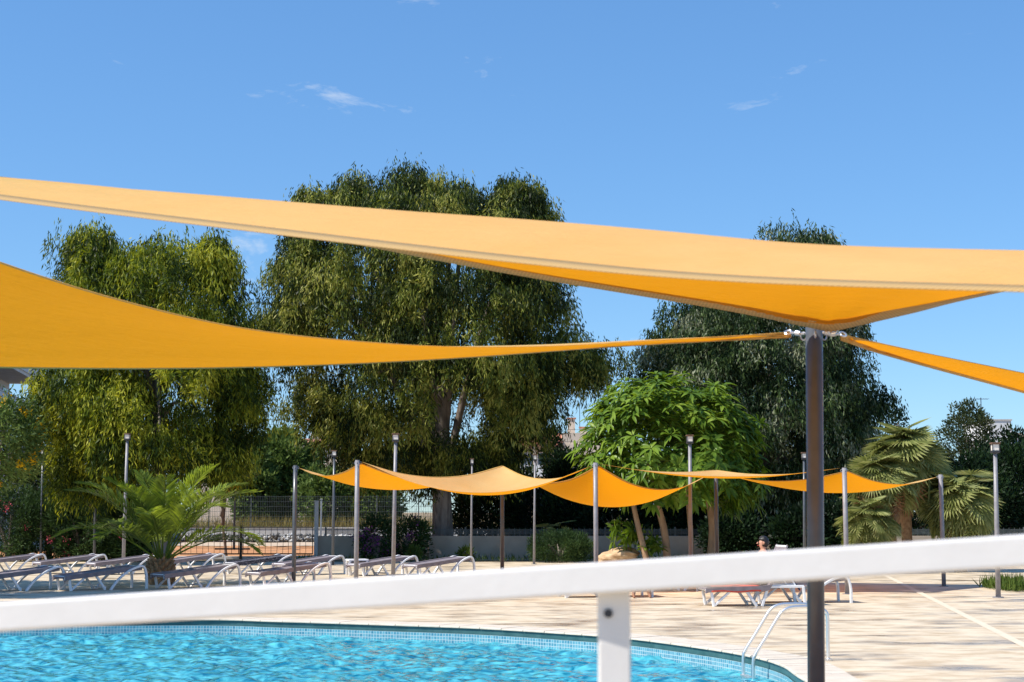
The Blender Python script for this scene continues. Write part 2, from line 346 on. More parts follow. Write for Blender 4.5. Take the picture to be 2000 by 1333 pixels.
# water: a rippled sheet
nx, ny = 600, 500
xs = np.concatenate([np.linspace(-18.5, -10, 60, endpoint=False), np.linspace(-10, 3.9, nx - 60)]); ys = np.concatenate([np.linspace(8.5, 14.8, 60, endpoint=False), np.linspace(14.8, 25.8, ny - 60)])
X, Yg = np.meshgrid(xs, ys); Z = np.zeros_like(X)
for i in range(70):
    lam = rng.uniform(.12, .5) if i > 7 else rng.uniform(.8, 1.5); th = rng.normal(.5, 1.1); kx, ky = 2 * np.pi / lam * np.array([math.cos(th), math.sin(th)])
    ph = kx * X + ky * Yg + rng.uniform(0, 6.28) + .8 * np.sin(.9 * X + rng.uniform(0, 6)) + .8 * np.sin(1.1 * Yg + rng.uniform(0, 6))
    Z += (.0068 * lam ** 1.05) * (.5 + .5 * np.sin(.7 * X + i) * np.sin(.6 * Yg + 2 * i)) *1.45 * (np.sin(ph) + .25 * np.sin(2 * ph + .6))
V = np.stack([X, Yg, Z - .225], -1).reshape(-1, 3)
ii = np.arange((ny - 1) * nx).reshape(ny - 1, nx)[:, :-1].ravel()
tag(np_mesh('pool_water', V, np.stack([ii, ii + 1, ii + nx + 1, ii + nx], 1), WATER, None, True), kind='structure')
# pale joint strip across the wet deck, drain slot
a0, a1 = G(1806, 1163), G(2040, 1281)
mb = MB(); d = (a1 - a0).normalized(); nrm = Vector((-d.y, d.x, 0)) * .07
mb.add([a0 - d * 12 + nrm + Vector((0, 0, .004)), a0 - d * 12 - nrm + Vector((0, 0, .004)), a1 + d * 6 - nrm + Vector((0, 0, .004)), a1 + d * 6 + nrm + Vector((0, 0, .004))], [(0, 1, 2, 3)])
tag(mb.build('deck_joint', mat('pale_joint', (.66, .55, .39), (.74, .62, .46), 8, .8)), kind='structure')

# earth, ballast and track side beyond the gate
def sheet(name, x0, y0, x1, y1, z, m, n=(1, 1), amp=0):
    xs = np.linspace(x0, x1, n[0] + 1); ys = np.linspace(y0, y1, n[1] + 1); X, Yy = np.meshgrid(xs, ys)
    Z = z + amp * rng.normal(size=X.shape); V = np.stack([X, Yy, Z], -1).reshape(-1, 3)
    i = np.arange(n[1] * (n[0] + 1)).reshape(n[1], n[0] + 1)[:, :-1].ravel()
    return tag(np_mesh(name, V, np.stack([i, i + 1, i + n[0] + 2, i + n[0] + 1], 1), m), kind='structure')
sheet('orange_earth', -30, 58.2, 6, 78, .0, OCHRE, (60, 40), .03)
sheet('track_path', -36, 78, 12, 88, .03, mat('tan_path', (.50, .37, .25), (.58, .45, .32), 2, .95), (30, 10), .02)
# ballast: real stones
nb = 5200
C = np.stack([rng.uniform(-34, 10, nb), rng.uniform(88.3, 92.5, nb), rng.uniform(.0, .40, nb)], 1)
t8 = np.array([(1,0,0),(-1,0,0),(0,1,0),(0,-1,0),(0,0,1),(0,0,-1)], float); f8 = np.array([(0,2,4),(2,1,4),(1,3,4),(3,0,4),(2,0,5),(1,2,5),(3,1,5),(0,3,5)])
sc = rng.uniform(.06, .15, (nb, 1, 1)) * rng.uniform(.6, 1.4, (nb, 6, 3))
V = C[:, None] + t8[None] * sc
o = np_mesh('ballast_stones', V, (f8[None] + 6 * np.arange(nb)[:, None, None]).reshape(-1, 3), leaf_mat('ballast_stone', [(.10, .095, .09), (.3, .29, .27), (.65, .63, .6)], 0.02, .9))
tag(o, 'grey track ballast stones seen through the rusty gate', 'ballast', kind='stuff')

# ------------------------------------------------------------------ walls, fence, gate
def wall_run(name, label, x0, x1, y, hgt, th, m, cap=None):
    t = thing(name, label, 'wall', (x0, y, 0))
    n = max(1, round((x1 - x0) / 4.0)); L = (x1 - x0) / n
    for i in range(n):
        bevel(MB().box((L * (i + .5), 0, hgt / 2 - .05), (L - .012, th, hgt + .1)).build('wall_panel', m, t), .008)
        if cap: bevel(MB().box((L * (i + .5), 0, hgt + .03), (L - .008, th + .08, .056)).build('cap_slab', cap, t), .008)
    return t
wxl = P(619, 1090, 57.5).x
wall_run('garden_wall', 'low grey rendered wall running behind the trees right of the rusty gate', wxl, 34, 57.6, .86, .2, CONC)
wall_run('track_wall', 'long pale concrete wall beyond the ballast, behind the gate', -40, 46, 96, .72, .3, CONCL, CONCL)
def mesh_fence(name, label, x0, x1, y, z0, hgt, m, dx=.1):
    t = thing(name, label, 'fence', (x0, y, z0)); L = x1 - x0
    for i in range(int(L / 2.6) + 1): MB().box((i * 2.6, 0, hgt / 2), (.06, .06, hgt + .05)).build('post', m, t)
    mb = MB()
    for i in range(int(L / dx)): mb.box((i * dx + .03, -.035, hgt / 2), (.014, .012, hgt))
    for j in range(7): mb.box((L / 2, -.045, .06 + j * (hgt - .12) / 6), (L, .012, .016))
    tag(mb.build('wire_mesh', m, t), kind='stuff')
FENCEM = mat('fence_green_grey', (.07, .085, .08), (.11, .12, .115), 9, .5)
mesh_fence('mesh_fence', 'tall welded mesh fence on top of the pale wall beyond the gate', -24, 8, 95.9, .79, 1.95, FENCEM, .11)
mesh_fence('mesh_fence', 'light mesh fence standing on the grey garden wall behind the tree trunks', wxl + .3, 33, 57.62, .86, .3, FENCEM, .2)
# gate: rusty reinforcing mesh on a middle post
gx0, gx1, gxm = P(352, 1088, 57.5).x, P(612, 1088, 57.5).x, P(471, 1088, 57.5).x
t = thing('rusty_gate', 'rusty two leaf gate of wide square wire mesh beside the date palm', 'gate', (gx0, 57.4, 0))
MB().box((gxm - gx0, 0, .62), (.09, .09, 1.24)).build('middle_post', RUST, t)
for a, bq in ((0, gxm - gx0 - .06), (gxm - gx0 + .06, gx1 - gx0)):
    lf = MB().box(((a + bq) / 2, 0, .2), (bq - a, .035, .05)).box(((a + bq) / 2, 0, 1.17), (bq - a, .03, .03)).box((a + .02, 0, .68), (.03, .03, 1.0)).box((bq - .02, 0, .68), (.03, .03, 1.0)).build('gate_leaf', RUST, t)
    x = a + .2
    while x < bq - .1: MB().tube([(x, 0, .2), (x + random.uniform(-.02, .02), .01, .7), (x, 0, 1.18)], .009, 5).build('mesh_rod', RUST, lf); x += .215
    for z in (.42, .64, .88): MB().tube([(a, -.015, z), ((a + bq) / 2, -.02, z + random.uniform(-.02, .02)), (bq, -.015, z)], .009, 5).build('mesh_rod', RUST, lf)
MB().box((gxm - gx0 - .3, -.06, .38), (1.3, .04, .05)).build('drop_bar', DARKM, t)
for px, hh, lb in ((617, 2.12, 'pale grey concrete gate post at the end of the garden wall'), (626, 2.2, 'thin grey steel post just right of the concrete gate post')):
    q = P(px, 1090, 57.3 if px == 617 else 59)
    wd = .14 if px == 617 else .06
    o = bevel(MB().box((0, 0, hh / 2), (wd, wd, hh)).box((0, 0, hh + .02), (wd + .04, wd + .04, .04)).build('gate_post', CONCL if px == 617 else GALV), .01); o.location = (q.x, q.y, 0)
    tag(o, lb, 'post')
# strip of white kerb under the gate
o = bevel(MB().box((0, 0, .04), (gx1 - gx0 + .4, .25, .12)).build('kerb_strip', CONCL), .01); o.location = ((gx0 + gx1) / 2, 57.9, 0); tag(o, kind='structure')

# ------------------------------------------------------------------ foliage tools
def unit(v): return v / np.maximum(np.linalg.norm(v, axis=-1, keepdims=True), 1e-6)
def leaves(name, C, D, L, W, m, parent, fold=0.0):
    """one diamond leaf at each C pointing along D"""
    C = np.asarray(C).reshape(-1, 3); D = unit(np.asarray(D).reshape(-1, 3)); n = len(C)
    L = np.broadcast_to(np.asarray(L, float), (n,))[:, None]; W = np.broadcast_to(np.asarray(W, float), (n,))[:, None]
    side = unit(np.cross(D, rng.normal(size=(n, 3)))); up = np.cross(side, D)
    if fold:
        V = np.stack([C, C + D * L * .45 + side * W / 2 + up * fold * W, C + D * L - up * fold * L * .4, C + D * L * .45 - side * W / 2 + up * fold * W], 1)
    else:
        V = np.stack([C, C + D * L * .45 + side * W / 2, C + D * L, C + D * L * .45 - side * W / 2], 1)
    return np_mesh(name, V, np.arange(4 * n).reshape(n, 4), m, parent)
def profile_clumps(Yc, prof, n, r, ds=.85, rmin=.5, lobes=()):
    prof = sorted(prof); py = np.array([q[0] for q in prof], float); xl = np.array([q[1] for q in prof], float); xr = np.array([q[2] for q in prof], float)
    wts = np.interp(np.linspace(py[0], py[-1], 400), py, xr - xl); yy = np.linspace(py[0], py[-1], 400)
    out = []; tot = wts.sum()
    ys = rng.choice(yy, n, p=wts / tot)
    for y in ys:
        a, b = np.interp(y, py, xl), np.interp(y, py, xr)
        pl, pr = P(a, y, Yc), P(b, y, Yc); wd = max((pr.x - pl.x) / 2 - r * .75, .05); xc = (pl.x + pr.x) / 2
        th = rng.uniform(0, 2 * np.pi); rho = rmin + (1 - rmin) * math.sqrt(rng.uniform())
        out.append((xc + wd * rho * math.cos(th), Yc + ds * wd * rho * math.sin(th), pl.z - r * .3))
    for (cx, cy, rx, ry, k) in lobes:
        c = P(cx, cy, Yc); s = Yc / F
        for _ in range(k):
            d = unit(rng.normal(size=3)) * rng.uniform(.4, 1) ** .5
            out.append((c.x + d[0] * max(rx * s - r * .5, .1), c.y + d[1] * max(rx * s - r * .4, .1), c.z + d[2] * max(ry * s - r * .4, .1) - r * .15))
    return np.array(out)
def weep(name, C, r, strands, per, L, ll, lw, m, parent, spread=.35):
    n = len(C); rr = r * rng.uniform(.4, 1.4, (n, 1)); C = C + rng.normal(0, .2, C.shape); sh = (n, strands)
    th = rng.uniform(0, 2 * np.pi, sh); rho = rr * np.sqrt(rng.uniform(0, 1, sh))
    o = np.stack([np.cos(th), np.sin(th), 0 * th], -1)
    st = C[:, None] + o * rho[..., None]; st[..., 2] += .4 * rr * (1 - (rho / rr) ** 2) + rng.normal(0, .16, sh) + (rng.uniform(0, 1, sh) < .12) * rng.uniform(.1, .5, sh)
    Ls = L * rng.uniform(.45, 1.25, sh) * rng.uniform(.7, 1.2, (n, 1))
    tt = (np.arange(per) + rng.uniform(0, 1, (n, strands, per))) / per
    pos = st[:, :, None] + o[:, :, None] * (.28 * r * np.sqrt(tt))[..., None] + np.array([0, 0, -1.0]) * (tt ** 1.15 * Ls[..., None])[..., None] + rng.normal(0, .05, (n, strands, per, 3))
    D = np.array([0, 0, -1.0]) + rng.normal(0, spread, pos.shape) + o[:, :, None] * .25
    k = pos.reshape(-1, 3).shape[0]
    o = leaves(name, pos, D, ll * rng.uniform(.6, 1.3, k), lw * rng.uniform(.7, 1.3, k), m, parent)
    tone = np.broadcast_to(rng.normal(-.02, .36, (n, 1, 1)), (n, strands, per)).ravel().repeat(4).astype(np.float32)
    o.data.attributes.new('tone', 'FLOAT', 'POINT').data.foreach_set('value', tone)
    return o
def trunk(name, base, top, r0, r1, m, parent, targets=(), lr=.10, bend=.25, flare=1.35):
    base, top = Vector(base), Vector(top); mb = MB()
    mid = (base + top) / 2 + Vector((random.uniform(-bend, bend), random.uniform(-bend, bend), 0))
    pts = spl([base - Vector((0, 0, .2)), base + (mid - base) * .25, mid, top], 14)
    mb.tube(pts, [r0 * flare if i < 1 else r0 * (1 + (flare - 1) * max(0, 1 - i / 3)) * (1 - i / 13) + r1 * i / 13 for i in range(14)], 12)
    for T in targets:
        T = Vector(T); s = pts[random.randint(7, 13)]; h = s + (T - s) * .5 + Vector((0, 0, .15 * (T - s).length))
        p = spl([s, h, T], 8); mb.tube(p, [lr * (1 - i / 8.5) + .012 for i in range(8)], 6)
    return mb.build(name, m, parent, True)
def blob(C, rad, n, clumps, cr, gauss=.5, shell=.55):
    """leaf positions in clumps spread through an ellipsoid"""
    d = unit(rng.normal(size=(clumps, 3))) * (shell + (1 - shell) * rng.uniform(0, 1, (clumps, 1)) ** .5)
    cc = np.array(C) + d * np.array(rad); pick = rng.integers(0, clumps, n)
    off = unit(rng.normal(size=(n, 3))) * cr * rng.uniform(.1, 1, (n, 1)) ** .6
    return cc[pick] + off, unit(off + .6 * d[pick] * cr)
def bush(name, label, cat, C, rad, n, clumps, cr, ll, lw, m, group=None, up=0.4, stem=True, flowers=None):
    C = Vector(C); t = thing(name, label, cat, (C.x, C.y, 0), 0, group)
    pos, dr = blob((0, 0, C.z), rad, n, clumps, cr); keep = pos[:, 2] > .05; pos, dr = pos[keep], dr[keep]
    D = dr + rng.normal(0, .5, dr.shape) + np.array([0, 0, up])
    leaves('crown', pos, D, ll * rng.uniform(.6, 1.3, len(pos)), lw, m, t)
    if stem:
        mb = MB()
        for i in range(6):
            a = rng.uniform(0, 6.28); q = Vector((math.cos(a) * rad[0] * .5, math.sin(a) * rad[1] * .5, C.z + rad[2] * .3))
            mb.tube(spl([(0, 0, -.1), (q.x * .3, q.y * .3, q.z * .5), q], 6), [.09, .075, .06, .045, .03, .015], 6)
        mb.build('stem', BARK, t)
    if flowers:
        fm, k, sz = flowers
        for i in range(k):
            d = unit(rng.normal(size=3)); d[1] = -abs(d[1]); d[2] = d[2] * .8; c = np.array((0, 0, C.z)) + d * np.array(rad) * rng.uniform(.92, 1.06)
            if c[2] < .25: c[2] = .25 + rng.uniform(0, .4)
            q = c + rng.normal(0, sz, (34, 3)); leaves('blossom', q, rng.normal(size=(34, 3)), sz * .9, sz * .6, fm, t)
    return t

# ------------------------------------------------------------------ the large trees
def px_tree(name, label, Yc, prof, lobes, n, r, leafm, base_px, crown_base_py, r0, strands, per, L, ll, lw, extra=(), ds=.85, bark=BARK, nl=18, gap=.2):
    bx = P(base_px, 1090, Yc).x; t = thing(name, label, 'tree', (bx, Yc, 0))
    C = np.vstack([profile_clumps(Yc, prof, int(n * .78), r, ds, .72, lobes), profile_clumps(Yc, prof, int(n * .3), r, ds, .1)])
    for e in extra: C = np.vstack([C, e])
    ph = rng.uniform(0, 6.28, 6)
    void = np.sin(C[:, 0] * 1.5 + ph[0]) + np.sin(C[:, 2] * 1.3 + ph[1] + .6 * C[:, 0]) + np.sin(C[:, 1] * 1.4 + ph[2]) + .8 * np.sin(C[:, 0] * 2.6 - C[:, 2] * 2.1 + ph[3])
    C = C[void > np.quantile(void, gap)]
    loc = C - np.array([bx, Yc, 0])
    C2 = profile_clumps(Yc, prof, int(n * .3), r * .2, ds, .93) - np.array([bx, Yc, 0])
    cr = weep('crown', loc, r, strands, per, L, ll, lw, leafm, t)
    weep('outer_sprays', C2, r * .45, strands // 3, per, L * .75, ll, lw, leafm, t, .7)
    ztop = P(base_px, crown_base_py, Yc).z
    idx = rng.choice(len(loc), min(nl, len(loc)), replace=False)
    trunk('trunk', (0, 0, 0), (random.uniform(-.4, .4), 0, ztop), r0, r0 * .45, bark, t, [Vector(loc[i]) for i in idx], r0 * .33)
    return t
px_tree('weeping_tree', 'bright green weeping tree on the left behind the date palm', 53,
        [(500,135,440),(540,130,470),(580,125,492),(620,115,500),(660,100,518),(700,78,528),(760,70,525),(820,92,508),(870,100,490),(905,112,470)],
        [(178,485,42,48,22),(312,500,62,44,26),(418,500,42,46,22),(160,900,46,46,16),(225,905,40,46,14)], 300, .68, EUC1, 318, 700, .34, 70, 8, 1.0, .22, .042)
px_tree('eucalyptus_tree', 'tallest tree, a broad weeping eucalyptus with a thick pale trunk', 58.5,
        [(400,600,1045),(440,575,1062),(490,548,1070),(540,520,1100),(590,514,1130),(640,530,1138),(690,545,1150),(730,560,1120),(775,575,1092),(820,600,1058),(860,640,1032),(890,700,1005)],
        [(612,390,24,22,10),(692,375,34,34,22),(812,370,58,38,34),(900,385,46,30,20),(1008,378,40,36,24),(1052,420,24,24,8),(1150,700,28,34,12),(530,640,26,30,10),(830,890,60,46,18),(960,880,50,40,14)],
        470, .7, EUC, 866, 700, .5, 74, 8, 1.1, .22, .045)
px_tree('gum_tree', 'dark gum tree with pointed top behind the near shade sail post', 62,
        [(440,1500,1580),(480,1465,1625),(540,1400,1660),(580,1300,1690),(620,1272,1702),(680,1245,1690),(740,1230,1695),(800,1240,1715),(850,1300,1710),(900,1400,1695),(950,1440,1680),(1000,1460,1600)],
        [(1535,440,26,32,12),(1590,470,30,22,8),(1700,770,24,34,10),(1480,990,50,40,16)], 470, .66, EUC3, 1502, 800, .42, 60, 7, .8, .21, .05, bark=BARK, nl=10, gap=.08)
# round broad-leaved tree made of leaf rosettes
def broad_tree():
    Yc = 50.0; bx = P(1300, 1090, Yc).x; t = thing('broadleaf_tree', 'round glossy bright green broadleaf tree with several leaning trunks', 'tree', (bx, Yc, 0))
    prof = [(745,1215,1330),(770,1175,1450),(800,1150,1468),(840,1135,1480),(880,1128,1488),(915,1128,1494),(945,1150,1495),(965,1240,1480)]
    C = profile_clumps(Yc, prof, 560, .35, .9, .8, [(1290,742,38,20,20),(1390,762,46,20,20),(1180,800,26,26,12),(1462,840,26,30,12),(1145,905,22,28,10),(1478,915,24,30,10),(1225,1035,34,26,16),(1270,1052,30,22,10),(1420,985,40,30,14)])
    Ci = profile_clumps(Yc, prof, 330, .6, .8, .2)
    C = C + rng.normal(0, .16, C.shape); vv = np.sin(C[:, 0] * 2.3) + np.sin(C[:, 2] * 2.9 + C[:, 0]) + np.sin(C[:, 1] * 2.2); C = C[vv > np.quantile(vv, .16)]
    ctr = np.array([P(1310, 880, Yc)[0], Yc, P(1310, 960, Yc)[2]])
    def rosettes(C, nl, ll, lw, nm):
        n = len(C); out = unit(C - ctr + rng.normal(0, .5, C.shape)); out = unit(out + np.array([0, 0, .55]))
        a = unit(np.cross(out, rng.normal(size=(n, 3)))); b = np.cross(out, a)
        th = (np.arange(nl) / nl * 2 * np.pi)[None] + rng.uniform(0, 6.28, (n, 1)) + rng.normal(0, .25, (n, nl))
        lift = rng.uniform(-.25, .75, (n, nl))
        D = a[:, None] * np.cos(th)[..., None] + b[:, None] * np.sin(th)[..., None] + out[:, None] * lift[..., None]
        D = unit(D) + np.array([0, 0, -.18]); D = unit(D); base = (C - np.array([bx, Yc, 0]))[:, None] + D * .03
        side = unit(np.cross(D, out[:, None] + 0 * D)); up = np.cross(side, D)
        L = ll * rng.uniform(.7, 1.2, (n, nl, 1)); W = lw * rng.uniform(.8, 1.2, (n, nl, 1)); g = np.array([0, 0, -1.0])
        V = np.stack([base, base + D * L * .35 + side * W * .45 + up * W * .16, base + D * L * .7 + side * W * .4 + up * W * .12 + g * L * .06, base + D * L + g * L * .22,
                      base + D * L * .7 - side * W * .4 + up * W * .12 + g * L * .06, base + D * L * .35 - side * W * .45 + up * W * .16, base + D * L * .5 + g * L * .02], 2).reshape(-1, 7, 3)
        k = len(V); q = np.array([(0, 1, 6, 6), (1, 2, 6, 6), (2, 3, 6, 6), (3, 4, 6, 6), (4, 5, 6, 6), (5, 0, 6, 6)])[:, :3]
        return np_mesh(nm, V, (q[None] + 7 * np.arange(k)[:, None, None]).reshape(-1, 3), FIG, t)
    rosettes(np.vstack([C, Ci]), 10, .44, .125, 'crown')
    for (x0, y0, x1, y1, rr, dy) in ((1268,1088,1232,962,.085,-.5),(1306,1088,1275,955,.11,0),(1388,1088,1385,965,.15,.4),(1352,1090,1342,960,.08,1.0)):
        a, b = P(x0, y0, Yc + dy), P(x1, y1, Yc + dy * .6); a.z = 0; o = Vector((bx, Yc, 0)); top = b + (b - a) * .35
        pts = spl([a - o - Vector((0, 0, .1)), (a + b) / 2 - o + Vector((random.uniform(-.06, .12), 0, 0)), b - o, top - o], 10)
        MB().tube(pts, [rr * (1.25 - .06 * i) for i in range(10)], 10).build('trunk', BARKR, t, True)
broad_tree()

# yellow flowering trees on the left (one just outside the picture shades the loungers)
def yellow_tree(label, c, rad, n, ls=1.0):
    t = thing('flowering_tree', label, 'tree', (c[0], c[1], 0), 0, 'yellow flowering trees')
    pos, d = blob((0, 0, c[2]), rad, n, 120, .55, shell=.5); leaves('crown', pos, d + rng.normal(0, .6, d.shape), .2 * ls, .06 * ls, BUSHL, t)
    pos, d = blob((0, 0, c[2]), np.array(rad) * 1.04, 1500, 40, .2, shell=.92); leaves('blossoms', pos, rng.normal(size=pos.shape), .11, .08, YELF, t)
    trunk('trunk', (0, 0, 0), (0, 0, c[2]), .05 * rad[0] + .03, .03, BARK, t, [Vector((rng.uniform(-1, 1) * rad[0] * .7, rng.uniform(-1, 1) * rad[1] * .7, c[2] + rng.uniform(-.3, .6) * rad[2])) for _ in range(8)], .07)
q = P(-12, 862, 50); yellow_tree('yellow flowering tree at the left edge in front of the white building', (q.x, 50, q.z), (1.45, 1.6, 1.45), 9000)
q = P(446, 895, 60); yellow_tree('small yellow flowering tree behind the palm fronds beside the gate', (q.x, 60, q.z - .2), (.75, .7, 1.0), 3000)
yellow_tree('yellow flowering tree outside the picture on the left shading the loungers', (-16.6, 33.6, 6.4), (3.9, 4.6, 2.4), 26000, 1.7)

# ------------------------------------------------------------------ shrubs and background greenery
for i, (px, w_, lb) in enumerate(((20,1.5,'oleander bush at the far left edge with pink flowers'),(95,1.3,'oleander bush behind the second lamp post with a few pale flowers'),(160,1.3,'oleander bush with a bright pink flower cluster behind loungers'),(222,1.2,'oleander bush with glossy pale tips just left of the date palm'),(268,.9,'dark oleander bush directly behind the date palm trunk'))):
    q = P(px, 1010, 55.5); bush('oleander_bush', lb, 'bush', (q.x, 55.5 + .3 * (i % 2), 1.25), (w_, .9, 1.35), 9000, 90, .35, .19, .035, OLEA, 'oleander bushes along the left edge', .5, True, (PNKF, 4 if i in (0, 2) else 2, .075))
def dark_tree(name, label, px, pytop, Y, rx, n=9000, m=HEDGE, zb=.3, cr=.5, ll=.2, lw=.085, group=None, cl=110):
    top = P(px, pytop, Y); hz = (top.z - zb) / 2
    return bush(name, label, 'tree', (top.x, Y, zb + hz), (rx, rx * .9, hz), n, cl, cr, ll, lw, m, group)
dark_tree('holm_oak', 'dark round tree behind the oleanders left of the weeping tree', 118, 868, 68, 2.3)
dark_tree('holm_oak', 'dark small tree in the gap between first lamp post and weeping tree', 172, 905, 66, 1.3, 5000)
dark_tree('stone_pine', 'distant pine with grey green crown left of the weeping tree', 104, 812, 120, 2.2, 6000, PINEL, 2)
dark_tree('olive_tree', 'light olive green bushy tree standing behind the gate', 548, 850, 104, 2.7, 26000, BUSHL, .8, .8, .36, .14)
dark_tree('olive_tree', 'lower green bush left of the olive tree behind the gate', 497, 885, 101, 1.5, 9500, BUSHL, .8, .55, .34, .13)
dark_tree('olive_tree', 'pale green shrub right of the olive tree under eucalyptus branches', 640, 915, 100, 1.9, 9500, BUSHL, .8, .5, .34, .13)
dark_tree('olive_tree', 'pale green shrub left of the eucalyptus trunk behind the fence', 725, 930, 100, 1.9, 8500, BUSHL, .8, .5, .34, .13)
dark_tree('cypress_tree', 'dark upright tree in front of the red roofed building', 1108, 884, 66, .75, 6500)
dark_tree('cypress_tree', 'slim dark sapling top rising beside the red tiled roof', 1078, 832, 70, .35, 1800, HEDGE, 3.0, .25)
dark_tree('cypress_tree', 'low dark tree left of the red roofed building below its balcony', 1022, 925, 66, .9, 6000)
dark_tree('cypress_tree', 'dark tree filling the shade between eucalyptus trunk and broadleaf tree', 960, 945, 62.5, 1.5, 8000)
dark_tree('cypress_tree', 'dark low tree behind the round clipped shrub', 1120, 950, 62, 1.4, 8000)
dark_tree('cypress_tree', 'dark tree in the shade right of the broadleaf tree trunks', 1440, 930, 64, 1.6, 8000)
dark_tree('cypress_tree', 'dark tree behind the near shade sail post', 1590, 900, 66, 1.9, 10000)
dark_tree('cypress_tree', 'dark tree between near shade sail post and big fan palm', 1670, 940, 62, 1.3, 7000)
for px_, top_, rx_, Y_, lb_ in ((1205,965,1.5,61,'dark bush behind the left leaning trunk of the broadleaf tree'),(1290,960,1.6,61.5,'dark bush behind the broadleaf tree trunks'),(1365,955,1.4,61,'dark bush behind the thick right trunk of the broadleaf tree'),
        (1425,1010,.9,56.5,'low dark bush in front of the wall right of the broadleaf tree'),(1560,1000,1.0,56.4,'low dark bush in front of the wall behind the seated person'),(1625,985,1.1,56.6,'low dark bush in front of the wall right of the near post')):
    dark_tree('dark_bush', lb_, px_, top_, Y_, rx_, 6500, HEDGE, .1, .45, .2, .085)
dark_tree('hedge_tree', 'tall dark green tree at the right edge below white house', 1960, 868, 62, 2.2, 12000)
dark_tree('hedge_tree', 'dark green tree behind the right lamp post', 1895, 890, 61, 1.8, 10000)
dark_tree('hedge_tree', 'slim leafy dark tree at right edge near white house', 1978, 838, 66, .8, 5000)
dark_tree('hedge_tree', 'dark tree behind the fan palms low crowns', 1800, 930, 60, 1.7, 8000)
dark_tree('stone_pine', 'round grey green pine left of the white house', 1888, 792, 92, 1.75, 12000, PINEL, 2.5, .5)
dark_tree('dark_twig_tree', 'sparse dark twig top poking out above the big fan palm', 1752, 800, 75, .45, 500, HEDGE, 4.8, .3)
# round clipped shrub, bougainvillea, small plants by the wall
q = P(1094, 1075, 54); bush('clipped_shrub', 'low rounded dark green clipped shrub in front of the garden wall', 'shrub', (q.x, 54, .45), (1.08, .8, .55), 12000, 160, .22, .13, .022, BUSHL if False else OLEA, None, .8)
for px, w_, k, lb in ((735,.75,7,'purple bougainvillea against the garden wall left of eucalyptus trunk'),(800,.7,4,'darker bougainvillea with few flowers next to the eucalyptus trunk')):
    q = P(px, 1060, 56.4); bush('bougainvillea', lb, 'bush', (q.x, 56.4, .75), (w_, .5, .75), 3500, 50, .3, .12, .05, OLEA, None, .4, True, (PURF, k, .11))
for px, lb in ((808,'small yellow green plant at the left foot of the eucalyptus trunk'),(912,'small yellow green plant right of the eucalyptus trunk')):
    q = P(px, 1088, 55.6); bush('small_plant', lb, 'plant', (q.x, 55.6, .22), (.24, .2, .22), 500, 16, .12, .15, .05, GRASSL, None, .9)
q = P(1238, 1050, 50.5)
# rock
bm = bmesh.new(); bmesh.ops.create_icosphere(bm, subdivisions=4, radius=1)
for v in bm.verts:
    n_ = math.sin(v.co.x * 5 + 1) * .06 + math.sin(v.co.y * 7 + v.co.z * 4) * .05 + math.sin(v.co.z * 11 + v.co.x * 8) * .04
    v.co *= 1 + n_; v.co.x *= .68; v.co.y *= .5; v.co.z = max(v.co.z, -.4) * .30
    v.co.z += .14 * (v.co.x + .3)
me = bpy.data.meshes.new('boulder'); bm.to_mesh(me); bm.free(); me.materials.append(ROCK); me.polygons.foreach_set('use_smooth', [True] * len(me.polygons))
o = bpy.data.objects.new('boulder', me); COL.objects.link(o); q = P(1208, 1075, 50.2); o.location = (q.x, 50.2, .26); tag(o, 'tan layered boulder lying below the broadleaf tree', 'rock')

def grass(name, label, cat, x0, x1, y0, y1, n, h, m, kind=None, z=0):
    C = np.stack([rng.uniform(x0, x1, n), rng.uniform(y0, y1, n), np.full(n, z)], 1); D = rng.normal(0, .35, (n, 3)) + np.array([0, 0, 1.0])
    o = leaves(name, C, D, h * rng.uniform(.4, 1.2, n), .03, m, None); return tag(o, label, cat, None, kind)
grass('dry_grass', 'dry yellow grass growing along the top of the pale wall', 'grass', -26, 20, 96.4, 99, 9000, 1.1, DRYL, 'stuff', .5)
qa = G(1962, 1156); grass('grass_tuft', 'tuft of long green grass at the right edge of the deck', 'grass', qa.x, qa.x + 2.2, qa.y - .2, qa.y + 2.0, 2600, .34, GRASSL, 'stuff')
grass('weeds', 'low weeds under the trees along the garden wall', 'weeds', -8, 30, 55, 57.3, 2500, .25, GRASSL, 'stuff')

